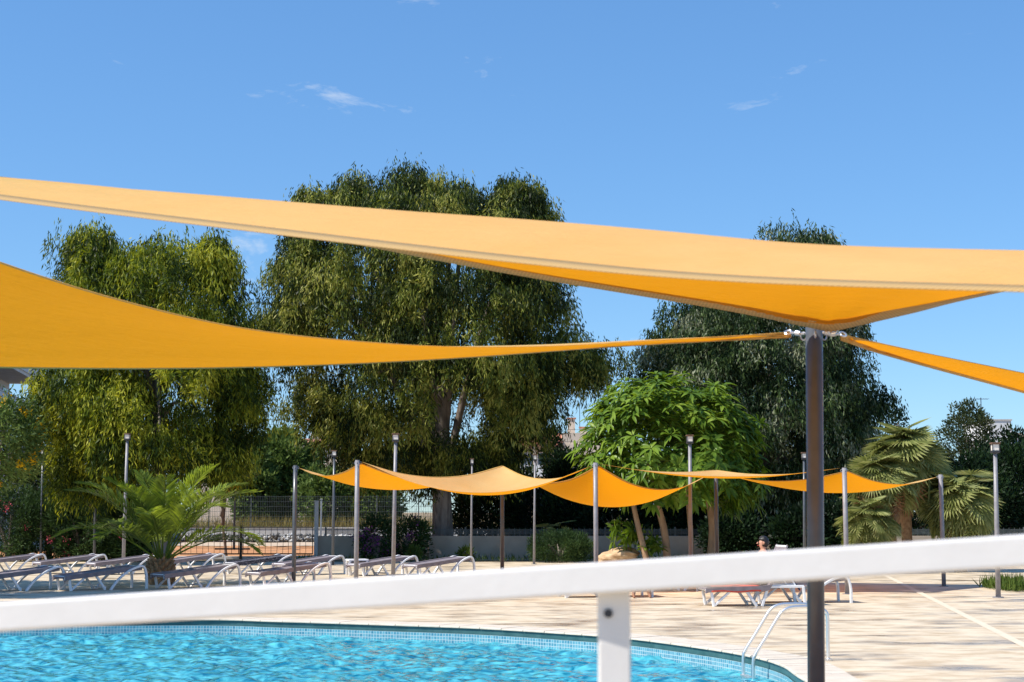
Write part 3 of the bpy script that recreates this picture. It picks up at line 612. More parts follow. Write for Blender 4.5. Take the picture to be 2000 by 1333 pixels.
# ------------------------------------------------------------------ palms
def date_palm():
    b = G(313, 1142); t = thing('date_palm', 'small date palm with arching feather fronds among the loungers', 'palm', (b.x, b.y, 0))
    mb = MB(); mb.tube([(0, 0, -.1), (0, 0, .1), (0, 0, .35), (.02, 0, .6), (.04, 0, .75)], [.24, .29, .27, .18, .08], 14); mb.build('stem', PALMB, t, True)
    for i in range(70):                                   # cut leaf bases
        a = i * 2.4; z = .05 + .58 * i / 70; rr = .27 - .25 * max(0, z - .35)
        d = Vector((math.cos(a), math.sin(a), .9)).normalized(); p = Vector((math.cos(a) * rr, math.sin(a) * rr, z))
        MB().tube([p - d * .06, p + d * .05, p + d * .13], [.055, .045, .02], 5).build('leaf_base', PALMB, t)
    for i in range(22):
        a = i * 2.399 + .3 + random.uniform(-.25, .25); e = R(86 - 54 * ((i + .5) / 22) ** .85) + random.uniform(-.13, .13); Ln = random.uniform(2.3, 2.95) * (1 if i > 3 else .85)
        p = Vector((.03 + math.cos(a) * .1, math.sin(a) * .1, .58)); h = Vector((math.cos(a), math.sin(a), 0)); pts = [p.copy()]; ns = 14; ang = e
        for s in range(ns): p = p + (h * math.cos(ang) + Vector((0, 0, math.sin(ang)))) * (Ln / ns); ang -= (.01 + .15 * s / ns) * (1.6 - .6 * e); pts.append(p.copy())
        fr = MB(); fr.tube(pts, [.026 * (1 - .85 * k / ns) for k in range(ns + 1)], 5)
        side0 = h.cross(Vector((0, 0, 1))).normalized(); V = []; nlf = 44
        for k in range(nlf):
            u = .26 + .74 * k / (nlf - 1); s = u * ns; j = min(int(s), ns - 1); c = pts[j].lerp(pts[j + 1], s - j); tg = (pts[j + 1] - pts[j]).normalized(); up = side0.cross(tg).normalized()
            ll = .6 * math.sin(math.pi * (.12 + .8 * u)) ** .7 * random.uniform(.85, 1.1)
            for sg in (-1, 1):
                d = (tg * (.55 + .5 * u) + side0 * sg * .85 + up * random.uniform(.15, .5) * (1 if sg > 0 else 1)).normalized(); e2 = (d + Vector((0, 0, -.28))).normalized()
                wv = d.cross(up).normalized() * .028; m1 = c + d * ll * .55; tip = m1 + e2 * ll * .45
                fr.add([c, m1 + wv, tip, m1 - wv], [(0, 1, 2, 3)])
        fr.build('frond', DATEL, t)
date_palm()
def fan_mesh(m, seg=26, rad=.8, pet=.34):
    mb = MB(); mb.tube([(0, 0, 0), (pet * .5, 0, .03), (pet, 0, 0)], [.016, .013, .01], 5); tl = R(58)
    for k in range(seg):
        a = R(-135 + 270 * k / (seg - 1)); d = Vector((math.cos(a) * math.cos(tl), math.sin(a), -math.cos(a) * math.sin(tl))); n_ = Vector((-math.sin(a) * math.cos(tl), math.cos(a), math.sin(a) * math.sin(tl)))
        up = d.cross(n_); L = rad * (1 - .22 * abs(a) / 2.36) * random.uniform(.92, 1.06); c = Vector((pet, 0, 0)); w0 = L * R(270 / seg) * .30
        dr = Vector((0, 0, -.10 * L))
        mb.add([c, c + d * L * .6 + n_ * w0 + up * .02, c + d * L + dr, c + d * L * .6 - n_ * w0 - up * .02], [(0, 1, 2, 3)])
    o = mb.build('frond', m); me = o.data; bpy.data.objects.remove(o); return me
FANS = [fan_mesh(FANL) for _ in range(3)]; FANSB = [fan_mesh(FANB) for _ in range(2)]
def fan_palm(label, c, rad, n, zs=1.0, dead=.2, lean=0):
    t = thing('fan_palm', label, 'palm', (c[0], c[1], 0), 0, 'fan palms at the right')
    MB().tube(spl([(lean, 0, -.1), (lean * .5, .05, c[2] * .5), (0, 0, c[2])], 8), [.2, .17, .16, .16, .16, .17, .16, .1], 10).build('stem', PALMB, t, True)
    for i in range(n):
        u = (i + .5) / n; el = math.asin(1 - 1.75 * u); az = i * 2.399963; dd = el < R(-28) and random.random() < dead * 3.2
        o = bpy.data.objects.new('frond', random.choice(FANSB if dd else FANS)); COL.objects.link(o); o.parent = t
        d = Vector((math.cos(az) * math.cos(el), math.sin(az) * math.cos(el), math.sin(el)))
        zst = c[2] - .25 + .5 * zs * (1 - u) - (.5 * u if zs > 1 else 0); o.location = d * random.uniform(.1, .55) * rad + Vector((0, 0, c[2] + .12 * zs * d.z))
        q = d.to_track_quat('X', 'Z') @ Matrix.Rotation(random.uniform(-1.0, 1.0), 3, 'X').to_quaternion(); o.rotation_mode = 'QUATERNION'; o.rotation_quaternion = q
        s = rad / 1.12 * random.uniform(.85, 1.1); o.scale = (s, s, s)
q = P(1768, 908, 46); fan_palm('tallest fan palm with a full round crown and dry skirt', (q.x, 46, q.z), 1.08, 160, 1.7, .25)
q = P(1722, 948, 45.2); fan_palm('middle fan palm head leaning out left of the tallest crown', (q.x, 45.2, q.z), .92, 80, 1.5, .35, .4)
q = P(1872, 985, 45.5); fan_palm('fan palm with spreading fronds behind the right lamp post', (q.x, 45.5, q.z - .1), 1.05, 90, 1.4, .05)
q = P(1692, 1032, 44.4); fan_palm('low bushy fan palm behind the second right sail post', (q.x, 44.4, q.z), .8, 56, 1.2, 0)
q = P(1085, 1045, 57); fan_palm('young palm in the shade behind the round clipped shrub', (q.x, 56.6, .75), .8, 12, 1.0, 0)

# ------------------------------------------------------------------ buildings
def window(b, x, y, z, wd, ht, m=PANE, frame=WALLW):
    f = MB().box((x, y + .02, z), (wd + .16, .06, .08)).box((x, y + .02, z + ht), (wd + .16, .06, .08)).box((x - wd / 2 - .04, y + .02, z + ht / 2), (.08, .06, ht)).box((x + wd / 2 + .04, y + .02, z + ht / 2), (.08, .06, ht)).box((x, y + .025, z + ht / 2), (.05, .04, ht)).build('window', frame, b)
    MB().box((x, y + .05, z + ht / 2), (wd, .02, ht)).build('pane', m, f)
def antenna(b, x, y, z, h=2.2):
    mb = MB().tube([(x, y, z), (x, y, z + h)], .03, 5).tube([(x - .6, y, z + h - .1), (x + .5, y, z + h - .1)], .02, 5)
    for k in range(6): mb.box((x - .5 + .2 * k, y, z + h - .1), (.02, .5, .02))
    mb.build('antenna', DARKM, b)
Yb = 150; q0, q1 = P(1012, 1000, Yb), P(1182, 1000, Yb)
b = thing('apartment_house', 'cream house with terracotta roof and balconies behind the dark trees', 'building', (q0.x, Yb, 0)); Wd = q1.x - q0.x
zr = P(1000, 868, Yb).z; xr1 = P(1098, 868, Yb).x - q0.x
MB().box((Wd / 2, 4, zr / 2), (Wd, 8, zr)).build('wall', WALLC, b)
MB().box((xr1 + (Wd - xr1) / 2, 4, zr + .55), (Wd - xr1, 7.8, 1.1)).build('parapet', WALLC, b)
rf = MB(); rf.add([(-.4, -2.3, zr - .15), (xr1, -2.3, zr - .15), (xr1, 3, zr + 1.15), (-.4, 3, zr + 1.15), (-.4, -2.3, zr - .3), (xr1, -2.3, zr - .3), (xr1, 3, zr), (-.4, 3, zr)], [(0,1,2,3),(4,7,6,5),(0,4,5,1),(1,5,6,2),(2,6,7,3),(3,7,4,0)])
rf = rf.build('roof', TILE, b)
x = -.25
while x < xr1: MB().tube([(x, -2.36, zr - .1), (x, 3, zr + 1.2)], .085, 6).build('tile_row', TILE, rf); x += .27
for zz in (zr - 3.0, zr - 6.0):
    MB().box((xr1 / 2 + .1, -1.1, zz - .08), (xr1 + .5, 2.2, .2)).box((xr1 / 2 + .1, -2.15, zz + .45), (xr1 + .5, .12, .95)).build('balcony', WALLW if zz > zr - 4 else WALLC, b)
    for xx in (.9, 2.5, 4.2): window(b, xx, -.06, zz + .15, 1.1, 2.0, SHUT if xx != 2.5 else PANE)
for xx in (1.55, ): MB().box((xx, -2.1, zr - 1.6), (.22, .22, 2.7)).build('pillar', WALLC, b)
for xx, hh in ((xr1 + 1.0, 2.6), (2.0, 1.9), (xr1 + 2.2, 1.7)):
    ch = MB().box((xx, 2.5, zr + hh / 2), (.7, .7, hh)).build('chimney', WALLC, b); MB().box((xx, 2.5, zr + hh + .06), (.9, .9, .12)).build('chimney_cap', TILE, ch)
antenna(b, xr1 - .3, 4, zr + 1.0, 2.4); antenna(b, xr1 + 1.9, 4, zr + 1.0, 3.2); antenna(b, .8, 5, zr + 1.0, 2.4)
Yb = 190; q0, q1 = P(380, 1000, Yb), P(660, 1000, Yb); zr = P(500, 862, Yb).z
b = thing('long_house', 'far tan house with low tiled roof seen over the olive tree', 'building', (q0.x, Yb, 0)); Wd = q1.x - q0.x
MB().box((Wd / 2, 5, zr / 2), (Wd, 10, zr)).build('wall', WALLC, b)
rf = MB().add([(-.5, -.6, zr - .1), (Wd + .5, -.6, zr - .1), (Wd + .5, 5, zr + .55), (-.5, 5, zr + .55), (-.5, 10.6, zr - .1), (Wd + .5, 10.6, zr - .1)], [(0,1,2,3),(3,2,5,4),(0,3,4),(1,5,2),(0,4,5,1)]).build('roof', TILE, b)
for xx in (5.6, 9.5, 14.2): MB().box((xx, 4, zr + .7), (1.1, .9, .9)).build('chimney', WALLW, b)
for xx in range(1, 16, 3): window(b, xx, -.06, zr - 2.4, 1.0, 1.3)
antenna(b, 8.4, 4, zr + .4, 2.0)
# white house at the right edge
Yb = 105; q0 = P(1938, 1000, Yb); zr = P(1940, 822, Yb).z
b = thing('white_house', 'white house with curved gable at the right edge above the trees', 'building', (q0.x, Yb, 0))
MB().box((.75, 3, zr / 2), (1.5, 6, zr)).build('tower', WALLW, b); MB().box((.75, 3, zr + .05), (1.62, 6.1, .1)).build('tower_cap', CONCL, b)
zz = P(1975, 846, Yb).z
MB().add([(1.5, .4, 0), (8, .4, 0), (8, .4, zz - 2.2), (1.5, .4, zz), (1.5, 7, 0), (8, 7, 0), (8, 7, zz - 2.2), (1.5, 7, zz)], [(0,1,2,3),(7,6,5,4),(0,3,7,4),(1,5,6,2),(0,4,5,1)]).build('wall', WALLW, b)
MB().add([(1.45, .1, zz + .02), (8.3, .1, zz - 2.3), (8.3, 7.2, zz - 2.3), (1.45, 7.2, zz + .02), (1.45, .1, zz + .2), (8.3, .1, zz - 2.1), (8.3, 7.2, zz - 2.1), (1.45, 7.2, zz + .2)], [(3,2,1,0),(4,5,6,7),(0,1,5,4),(1,2,6,5),(2,3,7,6),(3,0,4,7)]).build('roof', CONC, b)
xa = P(1996, 880, Yb).x - q0.x; za = P(1996, 880, Yb).z
MB().tube([(xa + .75 * math.cos(R(a)), .3, za - .3 + .85 * math.sin(R(a))) for a in range(0, 181, 15)], .07, 6).build('arch_trim', DARKM, b)
MB().add([(xa, .36, za - 1.4)] + [(xa + .7 * math.cos(R(a)), .36, za - .3 + .8 * math.sin(R(a))) for a in range(-30, 211, 20)], [(0, i, i + 1) for i in range(1, 13)]).build('window_pane', PANE, b)
antenna(b, .4, 3, zr, 1.8)
# pale building with long balconies at the left edge, running away from the camera
b = thing('balcony_building', 'pale blue grey building with long balconies at the left edge', 'building', (-36.4, 116, 0), math.atan(.157))
MB().box((-6.6, -26, 7.0), (10, 52, 14)).build('wall', WALLG, b)
for zf in (2.6, 5.6, 8.6, 11.6):
    sl_ = MB().box((-.6, -26, zf - .12), (2.6, 52, .24)).build('balcony_slab', CONCL, b)
    pw = MB().box((.72, -26, zf + .45), (.12, 52, .9)).box((-.6, -.05, zf + .45), (2.6, .12, .9)).build('balcony_parapet', WALLG, b)
    MB().box((.72, -26, zf + .93), (.2, 52.1, .06)).build('parapet_cap', CONCL, pw)
    for k in range(14): window_y = -2 - k * 3.6; MB().box((-1.58, window_y, zf + 1.25), (.06, 1.9, 2.0)).build('window_pane', PANE, b)
MB().box((-.6, -26, 14.6), (3.4, 52.6, .3)).build('roof_slab', WALLG, b)
q = P(-120, 1000, 72); qe = P(68, 1000, 72); zt = P(30, 890, 72).z
b = thing('pool_house', 'low white house behind the oleanders at the left edge', 'building', (q.x, 72, 0)); Wd = qe.x - q.x
MB().box((Wd / 2, 3, zt / 2), (Wd, 6, zt)).build('wall', WALLW, b); MB().box((Wd / 2, 2.8, zt + .08), (Wd + .4, 6.6, .16)).build('roof_slab', CONCL, b)
for xx in (1.4, 3.2): window(b, xx, -.06, 1.0, .9, 1.3)
# overhead wires
for k, (ya, yb_) in enumerate(((800, 838), (812, 872))):
    pa, pb = P(-200, ya - 10, 130), P(2300, yb_ + 20, 130); mid = (pa + pb) / 2 - Vector((0, 0, .6))
    o = MB().tube(spl([pa, mid, pb], 20), .018, 4).build('overhead_wire', DARKM); tag(o, ('upper' if k == 0 else 'lower') + ' thin dark overhead wire crossing the sky behind the trees', 'wire')

# ------------------------------------------------------------------ shade sails
def cz(a, b, t): return a + (b - a) * t
def sail(name, label, top, right, bottom, left, n=28, bulge=0.0, hem=.05, group=None, nvec=None):
    """four edge curves: bottom (u, v=0), top (u, v=1), left (v, u=0), right (v, u=1)"""
    t = thing(name, label, 'shade sail', (0, 0, 0), 0, group)
    H, T, Lf, Rt = spl(bottom, n), spl(top, n), spl(left, n), spl(right, n); g = []
    for i in range(n):
        u = i / (n - 1); row = []
        for j in range(n):
            v = j / (n - 1)
            p = (1 - v) * H[i] + v * T[i] + (1 - u) * Lf[j] + u * Rt[j] - ((1 - u) * (1 - v) * H[0] + u * (1 - v) * H[-1] + (1 - u) * v * T[0] + u * v * T[-1])
            p = p + Vector((0, 0, bulge * (math.sin(math.pi * u) ** .8 if 0 < u < 1 else 0) * math.sin(math.pi * v)))
            if n > 30:                                      # tension creases running out of the corners
                for du, dv in ((u, v), (1 - u, v), (u, 1 - v), (1 - u, 1 - v)):
                    q_ = math.hypot(du, dv); p = p + Vector((0, 0, .012 * math.exp(-q_ / .2) * min(1, q_ / .04) * math.sin(15 * math.atan2(dv, du + 1e-6)) * min(1, 8 * du) * min(1, 8 * dv)))
            row.append(p)
        g.append(row)
    V = [p for r_ in g for p in r_]; Fc = [(i * n + j, (i + 1) * n + j, (i + 1) * n + j + 1, i * n + j + 1) for i in range(n - 1) for j in range(n - 1)]
    nz_ = sum(((g[i + 1][j] - g[i][j]).cross(g[i][j + 1] - g[i][j])).z for i in range(0, n - 1, 2) for j in range(0, n - 1, 2))
    np_mesh('canvas', V, Fc if nz_ > 0 else [f_[::-1] for f_ in Fc], SAIL, t, True)
    edges = [([g[i][0] for i in range(n)], [g[i][1] for i in range(n)]), ([g[i][-1] for i in range(n)], [g[i][-2] for i in range(n)]),
             ([g[0][j] for j in range(n)], [g[1][j] for j in range(n)]), ([g[-1][j] for j in range(n)], [g[-2][j] for j in range(n)])]
    for E_, I_ in edges:
        tot = sum((E_[k + 1] - E_[k]).length for k in range(n - 1))
        if tot < .3: continue
        V = []; UV = []; s = 0
        for k in range(n):
            a = E_[k]; d = (I_[k] - a)
            d = d.normalized() if d.length > 1e-4 else Vector((0, 0, 0))
            tg = (E_[min(k + 1, n - 1)] - E_[max(k - 1, 0)]).normalized(); d = (d - tg * d.dot(tg)); d = d.normalized() if d.length > 1e-4 else d
            nn = tg.cross(d); nn = nn.normalized() if nn.length > 1e-4 else Vector((0, 0, 1)); c = a + d * hem
            e = .0018
            V += [a + nn * e - d * .004, c + nn * e, c - nn * e, a - nn * e - d * .004]
            if k: s += (E_[k] - E_[k - 1]).length
            UV.append(s)
        Fc = []; uvs = []
        for k in range(n - 1):
            for e in range(4):
                Fc.append((k * 4 + e, k * 4 + (e + 1) % 4, (k + 1) * 4 + (e + 1) % 4, (k + 1) * 4 + e)); uvs += [(UV[k], e), (UV[k], e + 1), (UV[k + 1], e + 1), (UV[k + 1], e)]
        o = np_mesh('hem', V, Fc, HEM if hem > .1 else HEMP, t); ul = o.data.uv_layers.new(name='UVMap')
        for i_, q_ in enumerate(uvs): ul.data[i_].uv = q_
    return t
# posts
def sail_post(label, x, y, h, r=.0525, lean=(0, 0), m=STEEL):
    t = thing('sail_post', label, 'post', (x, y, 0), 0, 'round steel posts that hold the shade sails')
    MB().tube([(0, 0, -.05), (lean[0] / 2, lean[1] / 2, h / 2), (lean[0], lean[1], h)], r, 20).build('pole', m, t, True)
    MB().tube([(lean[0], lean[1], h), (lean[0], lean[1], h + .012)], r * .97, 20).build('cap', m, t)
    MB().tube([(0, 0, 0), (0, 0, .014)], r * 2.1, 20).build('base_plate', m, t)
    for k in range(3):
        e = MB(); a = k * 2.1 + .4; c = Vector((lean[0] + math.cos(a) * (r + .02), lean[1] + math.sin(a) * (r + .02), h - .05)); e.tube([c + Vector((math.cos(q_) * .02 * math.cos(a), math.cos(q_) * .02 * math.sin(a), math.sin(q_) * .025)) for q_ in np.linspace(0, 6.28, 11)], .005, 5); e.build('eye_bolt', GALV, t)
    return Vector((x + lean[0], y + lean[1], h))
nb_ = P(1590, 640, 9.5); nbx = P(1590, 1300, 9.5).x
sail_post('thick dark post in the foreground holding three sail corners', nbx, 9.5, nb_.z, .0525, (nb_.x - nbx, 0))
pp = {}
for key, px, ptop, pbase, Y, lb in (('p1',577,910,1110,37.0,'leftmost far sail post, in front of the gate'),('p2',698,900,1112,33.5,'sail post left of the tall lamp near the white table'),
        ('p3',981,912,1098,38.0,'brown far sail post right of the eucalyptus trunk'),('p4',1163,905,1100,33.3,'sail post in front of the boulder'),
        ('p5',1398,920,1090,38.2,'far sail post below the broadleaf tree right side'),('p6',1649,915,1158,33.2,'sail post just right of the near thick post'),('p7',1837,928,1143,36.6,'rightmost sail post beside the fan palms')):
    tp = P(px, ptop, Y); dx = -(px - 1130) * 0; bx = tp.x
    pp[key] = sail_post(lb, bx, Y, tp.z, .05, (0, 0), STEEL2 if key in ('p2', 'p4', 'p6', 'p7') else STEEL)
def shackle(label, a, b):
    t = thing('turnbuckle', label, 'turnbuckle', tuple(a)); d = Vector(b) - Vector(a); L = d.length; n = d.normalized()
    for u0, u1 in ((0, .3), (.7, 1)): MB().tube([n * L * u0, n * L * u1], .008, 6).build('eye_rod', GALV, t)
    MB().tube([n * L * .25, n * L * .35, n * L * .65, n * L * .75], [.008, .016, .016, .008], 8).build('body', GALV, t)
    s = n.orthogonal().normalized(); MB().tube([n * L + (s * math.cos(a_) + n * math.sin(a_)) * .022 + n * .02 for a_ in np.linspace(0, 6.28, 13)], .006, 5).build('ring', CHROME, t)
# sail A: large sail overhead, from the near post towards the camera
L_, N_, R_, C_ = P(-500, 318, 8.2), P(2700, 585, 4.0), P(2600, 440, 7.6), P(1622, 648, 9.42)
sail('shade_sail', 'large pale yellow sail stretched across the whole picture with stitched edge',
     [C_, P(1780, 612, 9.1), P(1940, 574, 8.7), R_], [N_, P(2650, 500, 5.6), R_],
     [L_, P(0, 390, 7.2), P(500, 453, 6.4), P(1000, 512, 5.7), P(1400, 548, 5.2), P(2000, 570, 4.6), N_],
     [L_, P(0, 348, 8.5), P(400, 418, 8.9), P(940, 525, 9.3), P(1400, 603, 9.45), C_], 60, .178, .115)
# sail B: orange underside at the left
Cb = P(1545, 650, 9.55); Ab = P(-800, 250, 9.6); Bb = P(-700, 700, 14.2)
sail('shade_sail', 'deep orange sail sagging from the left edge to the near post',
     [Ab, P(-300, 398, 10.0), P(0, 512, 10.2), P(250, 590, 10.2), P(500, 645, 10.1), P(800, 674, 9.95), P(1050, 677, 9.8), P(1300, 664, 9.65), Cb],
     [Cb - Vector((0, 0, .03)), Cb - Vector((0, 0, .015)), Cb],
     [Bb, P(-300, 712, 13.3), P(0, 719, 12.7), P(300, 721, 12.1), P(600, 715, 11.5), P(900, 700, 10.9), P(1200, 678, 10.2), Cb - Vector((0, 0, .03))],
     [Bb, P(-760, 480, 11.8), Ab], 50, .0, .03)
# sail C: right, seen almost edge on
Cc = P(1641, 653, 9.55); Rc, Rd = P(2600, 850, 12.4), P(2800, 985, 15.5)
sail('shade_sail', 'folded orange sail running from the near post out of the right edge',
     [Cc, P(1760, 680, 10.0), P(2000, 729, 10.9), P(2300, 790, 11.8), Rc], [Rd, P(2700, 915, 14), Rc],
     [Cc - Vector((0, 0, .035)), P(1740, 697, 10.4), P(2000, 768, 11.9), P(2300, 850, 13.4), Rd], [Cc - Vector((0, 0, .035)), Cc - Vector((0, 0, .017)), Cc], 36, .02, .03)
for q_, lb in ((L_, 'post outside the picture on the left for the pale sail'), (N_, 'short post near the camera outside the picture for the pale sail'), (R_, 'post outside the picture on the right for the pale sail'),
               (Ab, 'post outside the picture on the left for the near corner of the orange sail'), (Bb, 'post outside the picture on the left for the far corner of the orange sail'),
               (Rc, 'post outside the picture on the right for the folded sail'), (Rd, 'farther post outside the picture on the right for the folded sail')):
    out = Vector((math.copysign(.09, q_.x), 0, 0)); sail_post(lb, q_.x + out.x, q_.y, q_.z + .04)
top = Vector((nb_.x, 9.5, nb_.z - .04))
shackle('steel turnbuckle between the near post and the left orange sail', top + Vector((-.06, 0, 0)), Cb)
shackle('short steel turnbuckle between the near post and the right sail', top + Vector((.06, 0, 0)), Cc)
shackle('steel turnbuckle at the corner of the large pale sail above the post', top + Vector((.04, -.06, 0)), C_)
# far sails
def tri(label, A, apex, B, sag_ab, sag_a, sag_b, bulge=0.0):
    """far sail: edge A-B sags to the pixel row given, apex is the third corner"""
    def edge(a, b, s): m = (a + b) / 2; return [a, a.lerp(b, .25) - Vector((0, 0, s * .75)), m - Vector((0, 0, s)), a.lerp(b, .75) - Vector((0, 0, s * .75)), b]
    e = Vector((.02, 0, 0))
    sail('shade_sail', label, [apex - e, apex, apex + e], edge(B, apex + e, sag_b), edge(A, B, sag_ab), edge(A, apex - e, sag_a), 22, bulge, .035, 'small orange shade sails over the far loungers')
o_ = lambda k, dx=.0, dz=-.06: pp[k] + Vector((dx, 0, dz))
tri('leftmost far orange sail, hanging between the gate and the brown post', o_('p1', .1), o_('p2', .07), o_('p3', -.1), .42, .22, .35)
tri('far pale yellow sail with its peak at the brown post', o_('p2', .1, -.03), o_('p3', 0, .02), o_('p4', -.08), .62, .3, .3)
tri('far deep orange sail below the broadleaf tree, hanging lowest', o_('p3', .1), o_('p4', .06), o_('p5', -.1), .78, .35, .45)
tri('long thin far yellow sail in front of the broadleaf tree crown', o_('p4', .1, -.02), o_('p5', 0, .02), o_('p6', -.1, .0), .22, .1, .12)
tri('rightmost far orange sail, ending beside the fan palms', o_('p5', .1), o_('p6', .06), o_('p7', -.08, -.05), .38, .2, .22)

# ------------------------------------------------------------------ lamp posts
def lamp(label, px, ptop, Y, pb=None, m=STEEL2, sc=1.0, head=True):
    tp = P(px, ptop, Y); bx = P(pb, 1090, Y).x if pb else tp.x; h = tp.z; ln = tp.x - bx
    t = thing('lamp_post', label, 'lamp post', (bx, Y, 0), 0, 'square headed lamp posts round the pool')
    hb = h - (.2 if head else 0)
    MB().tube([(0, 0, -.05), (ln * .5, 0, hb * .5), (ln, 0, hb)], [.056 * sc, .05 * sc, .042 * sc], 14).build('pole', m, t, True)
    MB().tube([(0, 0, 0), (0, 0, .02)], .12 * sc, 14).build('base_plate', m, t)
    if head:
        s = .085 * sc
        hd = bevel(MB().box((ln, 0, hb + .01), (2 * s, 2 * s, .05)).build('lamp_base', DARKM, t), .006)
        bevel(MB().box((ln, 0, hb + .1), (2 * s - .03, 2 * s - .03, .13)).build('lamp_glass', GLASSL, t), .006)
        for sx in (-1, 1):
            for sy in (-1, 1): MB().box((ln + sx * (s - .008), sy * (s - .008), hb + .1), (.012, .012, .135)).build('lamp_bar', DARKM, t)
        bevel(MB().box((ln, 0, hb + .185), (2 * s + .02, 2 * s + .02, .035)).build('lamp_cap', RUST, t), .006)
lamp('thin dark lamp post in front of the oleanders at far left', 84, 878, 55, 79, STEEL, .8)
lamp('pale lamp post leaning right, left of the date palm', 249, 847, 48, 241, STEEL2, 1.0)
lamp('dark post without a head left of the leaning lamp', 188, 906, 54, 184, STEEL, .9, False)
lamp('thin dark lamp post close behind the date palm', 279, 896, 57, 274, STEEL, .7)
lamp('dark lamp post between the gate and the bougainvillea', 653, 880, 51, 650, STEEL, .9)
lamp('tall pale lamp post in front of the bougainvillea', 773, 847, 40, 768, STEEL2, 1.0)
lamp('slim lamp post right of the eucalyptus trunk', 922, 896, 54, 920, STEEL2, .7)
lamp('lamp post in front of the red roofed building', 1045, 888, 52, 1043, STEEL2, .75)
lamp('tall pale lamp post in front of the broadleaf tree', 1347, 850, 38, 1349, STEEL2, .95)
lamp('lamp post half hidden behind the near thick post', 1570, 884, 46, 1571, STEEL, .8)
lamp('tall pale lamp post near the right edge of the picture', 1943, 865, 31.8, 1947, STEEL2, .95)
# domed street lamp beyond the gate
q = P(460, 912, 70); t = thing('street_lamp', 'street lamp with a white dome beyond the gate', 'street lamp', (q.x, 70, 0)); h = q.z
MB().tube([(0, 0, 0), (0, 0, h - .5)], [.06, .04], 10).build('pole', DARKM, t)
for s in (-1, 1): MB().tube([(0, 0, h - .5), (s * .13, 0, h - .15), (s * .15, 0, h - .1)], .015, 6).build('arm', DARKM, t)
MB().tube([(0, 0, h - .14), (0, 0, h - .12), (0, 0, h - .04), (0, 0, h + .03), (0, 0, h + .06)], [.1, .23, .2, .1, .01], 16).build('dome', WHITE, t, True)

# ------------------------------------------------------------------ sun loungers
def lounger_proto(raised=False, fabric=TEXT):
    t = bpy.data.objects.new('sun_lounger', None); COL.objects.link(t); W = .31
    prof = ([(0, .31), (.12, .335), (.6, .335), (1.15, .35)] if raised else [(0, .27), (.06, .31), (.6, .36)]) + ([(1.25, .42), (1.42, .74), (1.58, 1.10)] if raised else [(1.2, .425), (1.86, .49)])
    def strip(y0, y1, dz0, dz1, inset=0):
        mb = MB(); pr = spl([Vector((a, 0, b)) for a, b in prof], 24)
        V = []
        for p in pr: V += [(p.x, y0, p.z + dz0), (p.x, y1, p.z + dz0), (p.x, y1, p.z + dz1), (p.x, y0, p.z + dz1)]
        Fc = [(i * 4 + e, (i + 1) * 4 + e, (i + 1) * 4 + (e + 1) % 4, i * 4 + (e + 1) % 4) for i in range(23) for e in range(4)] + [(0, 1, 2, 3), (95, 94, 93, 92)]
        return mb.add(V, Fc)
    strip(-W + .035, W - .035, .0, .016).build('bed', fabric, t)
    for s in (-1, 1):
        bevel(strip(s * W - .03, s * W + .03, -.03, .026).build('side_rail', PLASTIC, t), .012)
        strip(s * W - .038, s * W + .038, -.065, .035).build('fabric_wrap', fabric, t)
    for s in (-1, 1):
        y = s * (W - .01); ya = s * (W + .05)
        bevel(MB().bar((.10, y, .33), (.16, y, .0), .05, .06, (0, 1, 0)).bar((.52, y, .32), (.17, y, .02), .045, .05, (0, 1, 0)).build('front_leg', PLASTIC, t), .01)
        bevel(MB().bar((.74, y, .34), (.98, y, 0), .05, .06, (0, 1, 0)).build('middle_leg', PLASTIC, t), .01)
        if not raised:
            y = ya; arch = spl([(1.08, y, 0), (1.26, y, .22), (1.50, y, .40), (1.72, y, .49), (1.88, y, .50), (1.96, y, .3), (1.97, y, 0)], 20); mb = MB()
            for a, b_ in zip(arch[:-1], arch[1:]): mb.bar(a - (b_ - a) * .12, b_ + (b_ - a) * .12, .045, .07, (0, 1, 0))
            bevel(mb.build('arch_leg', PLASTIC, t), .008)
        else:
            bevel(MB().bar((1.2, y, .36), (1.08, y, 0), .05, .06, (0, 1, 0)).bar((1.15, y, .36), (1.9, y, .36), .05, .05, (0, 1, 0)).bar((1.88, y, .36), (1.92, y, 0), .05, .06, (0, 1, 0)).bar((1.5, y * .9, .80), (1.75, y * .9, .36), .03, .03, (0, 1, 0)).build('arch_leg', PLASTIC, t), .008)
    MB().tube([(.03, -W, .31), (.03, W, .31)], .02, 8).build('foot_bar', PLASTIC, t)
    e = prof[-1]; MB().tube([(e[0], -W, e[1]), (e[0], W, e[1])], .022, 8).build('head_bar', PLASTIC, t)
    MB().tube([(.98, -W, .06), (.98, W, .06)], .018, 6).build('cross_bar', PLASTIC, t)
    return t
P_FLAT = lounger_proto(); P_DARK = lounger_proto(False, TEXTD); P_UP = lounger_proto(True)
used = set()
def put_lounger(proto, head_px, head_base_py, label, ang=33, dz=0):
    """head end stands at the given ground pixel; the axis points from foot to head"""
    hd = G(head_px, head_base_py); a = R(ang); ax = Vector((math.cos(a), math.sin(a), 0)); ft = hd - ax * 1.95
    o = proto if proto.name not in used else copy_tree(proto); used.add(proto.name)
    o.location = ft; o.rotation_euler = (0, 0, a)
    return tag(o, label, 'sun lounger', 'grey and white sun loungers round the pool')
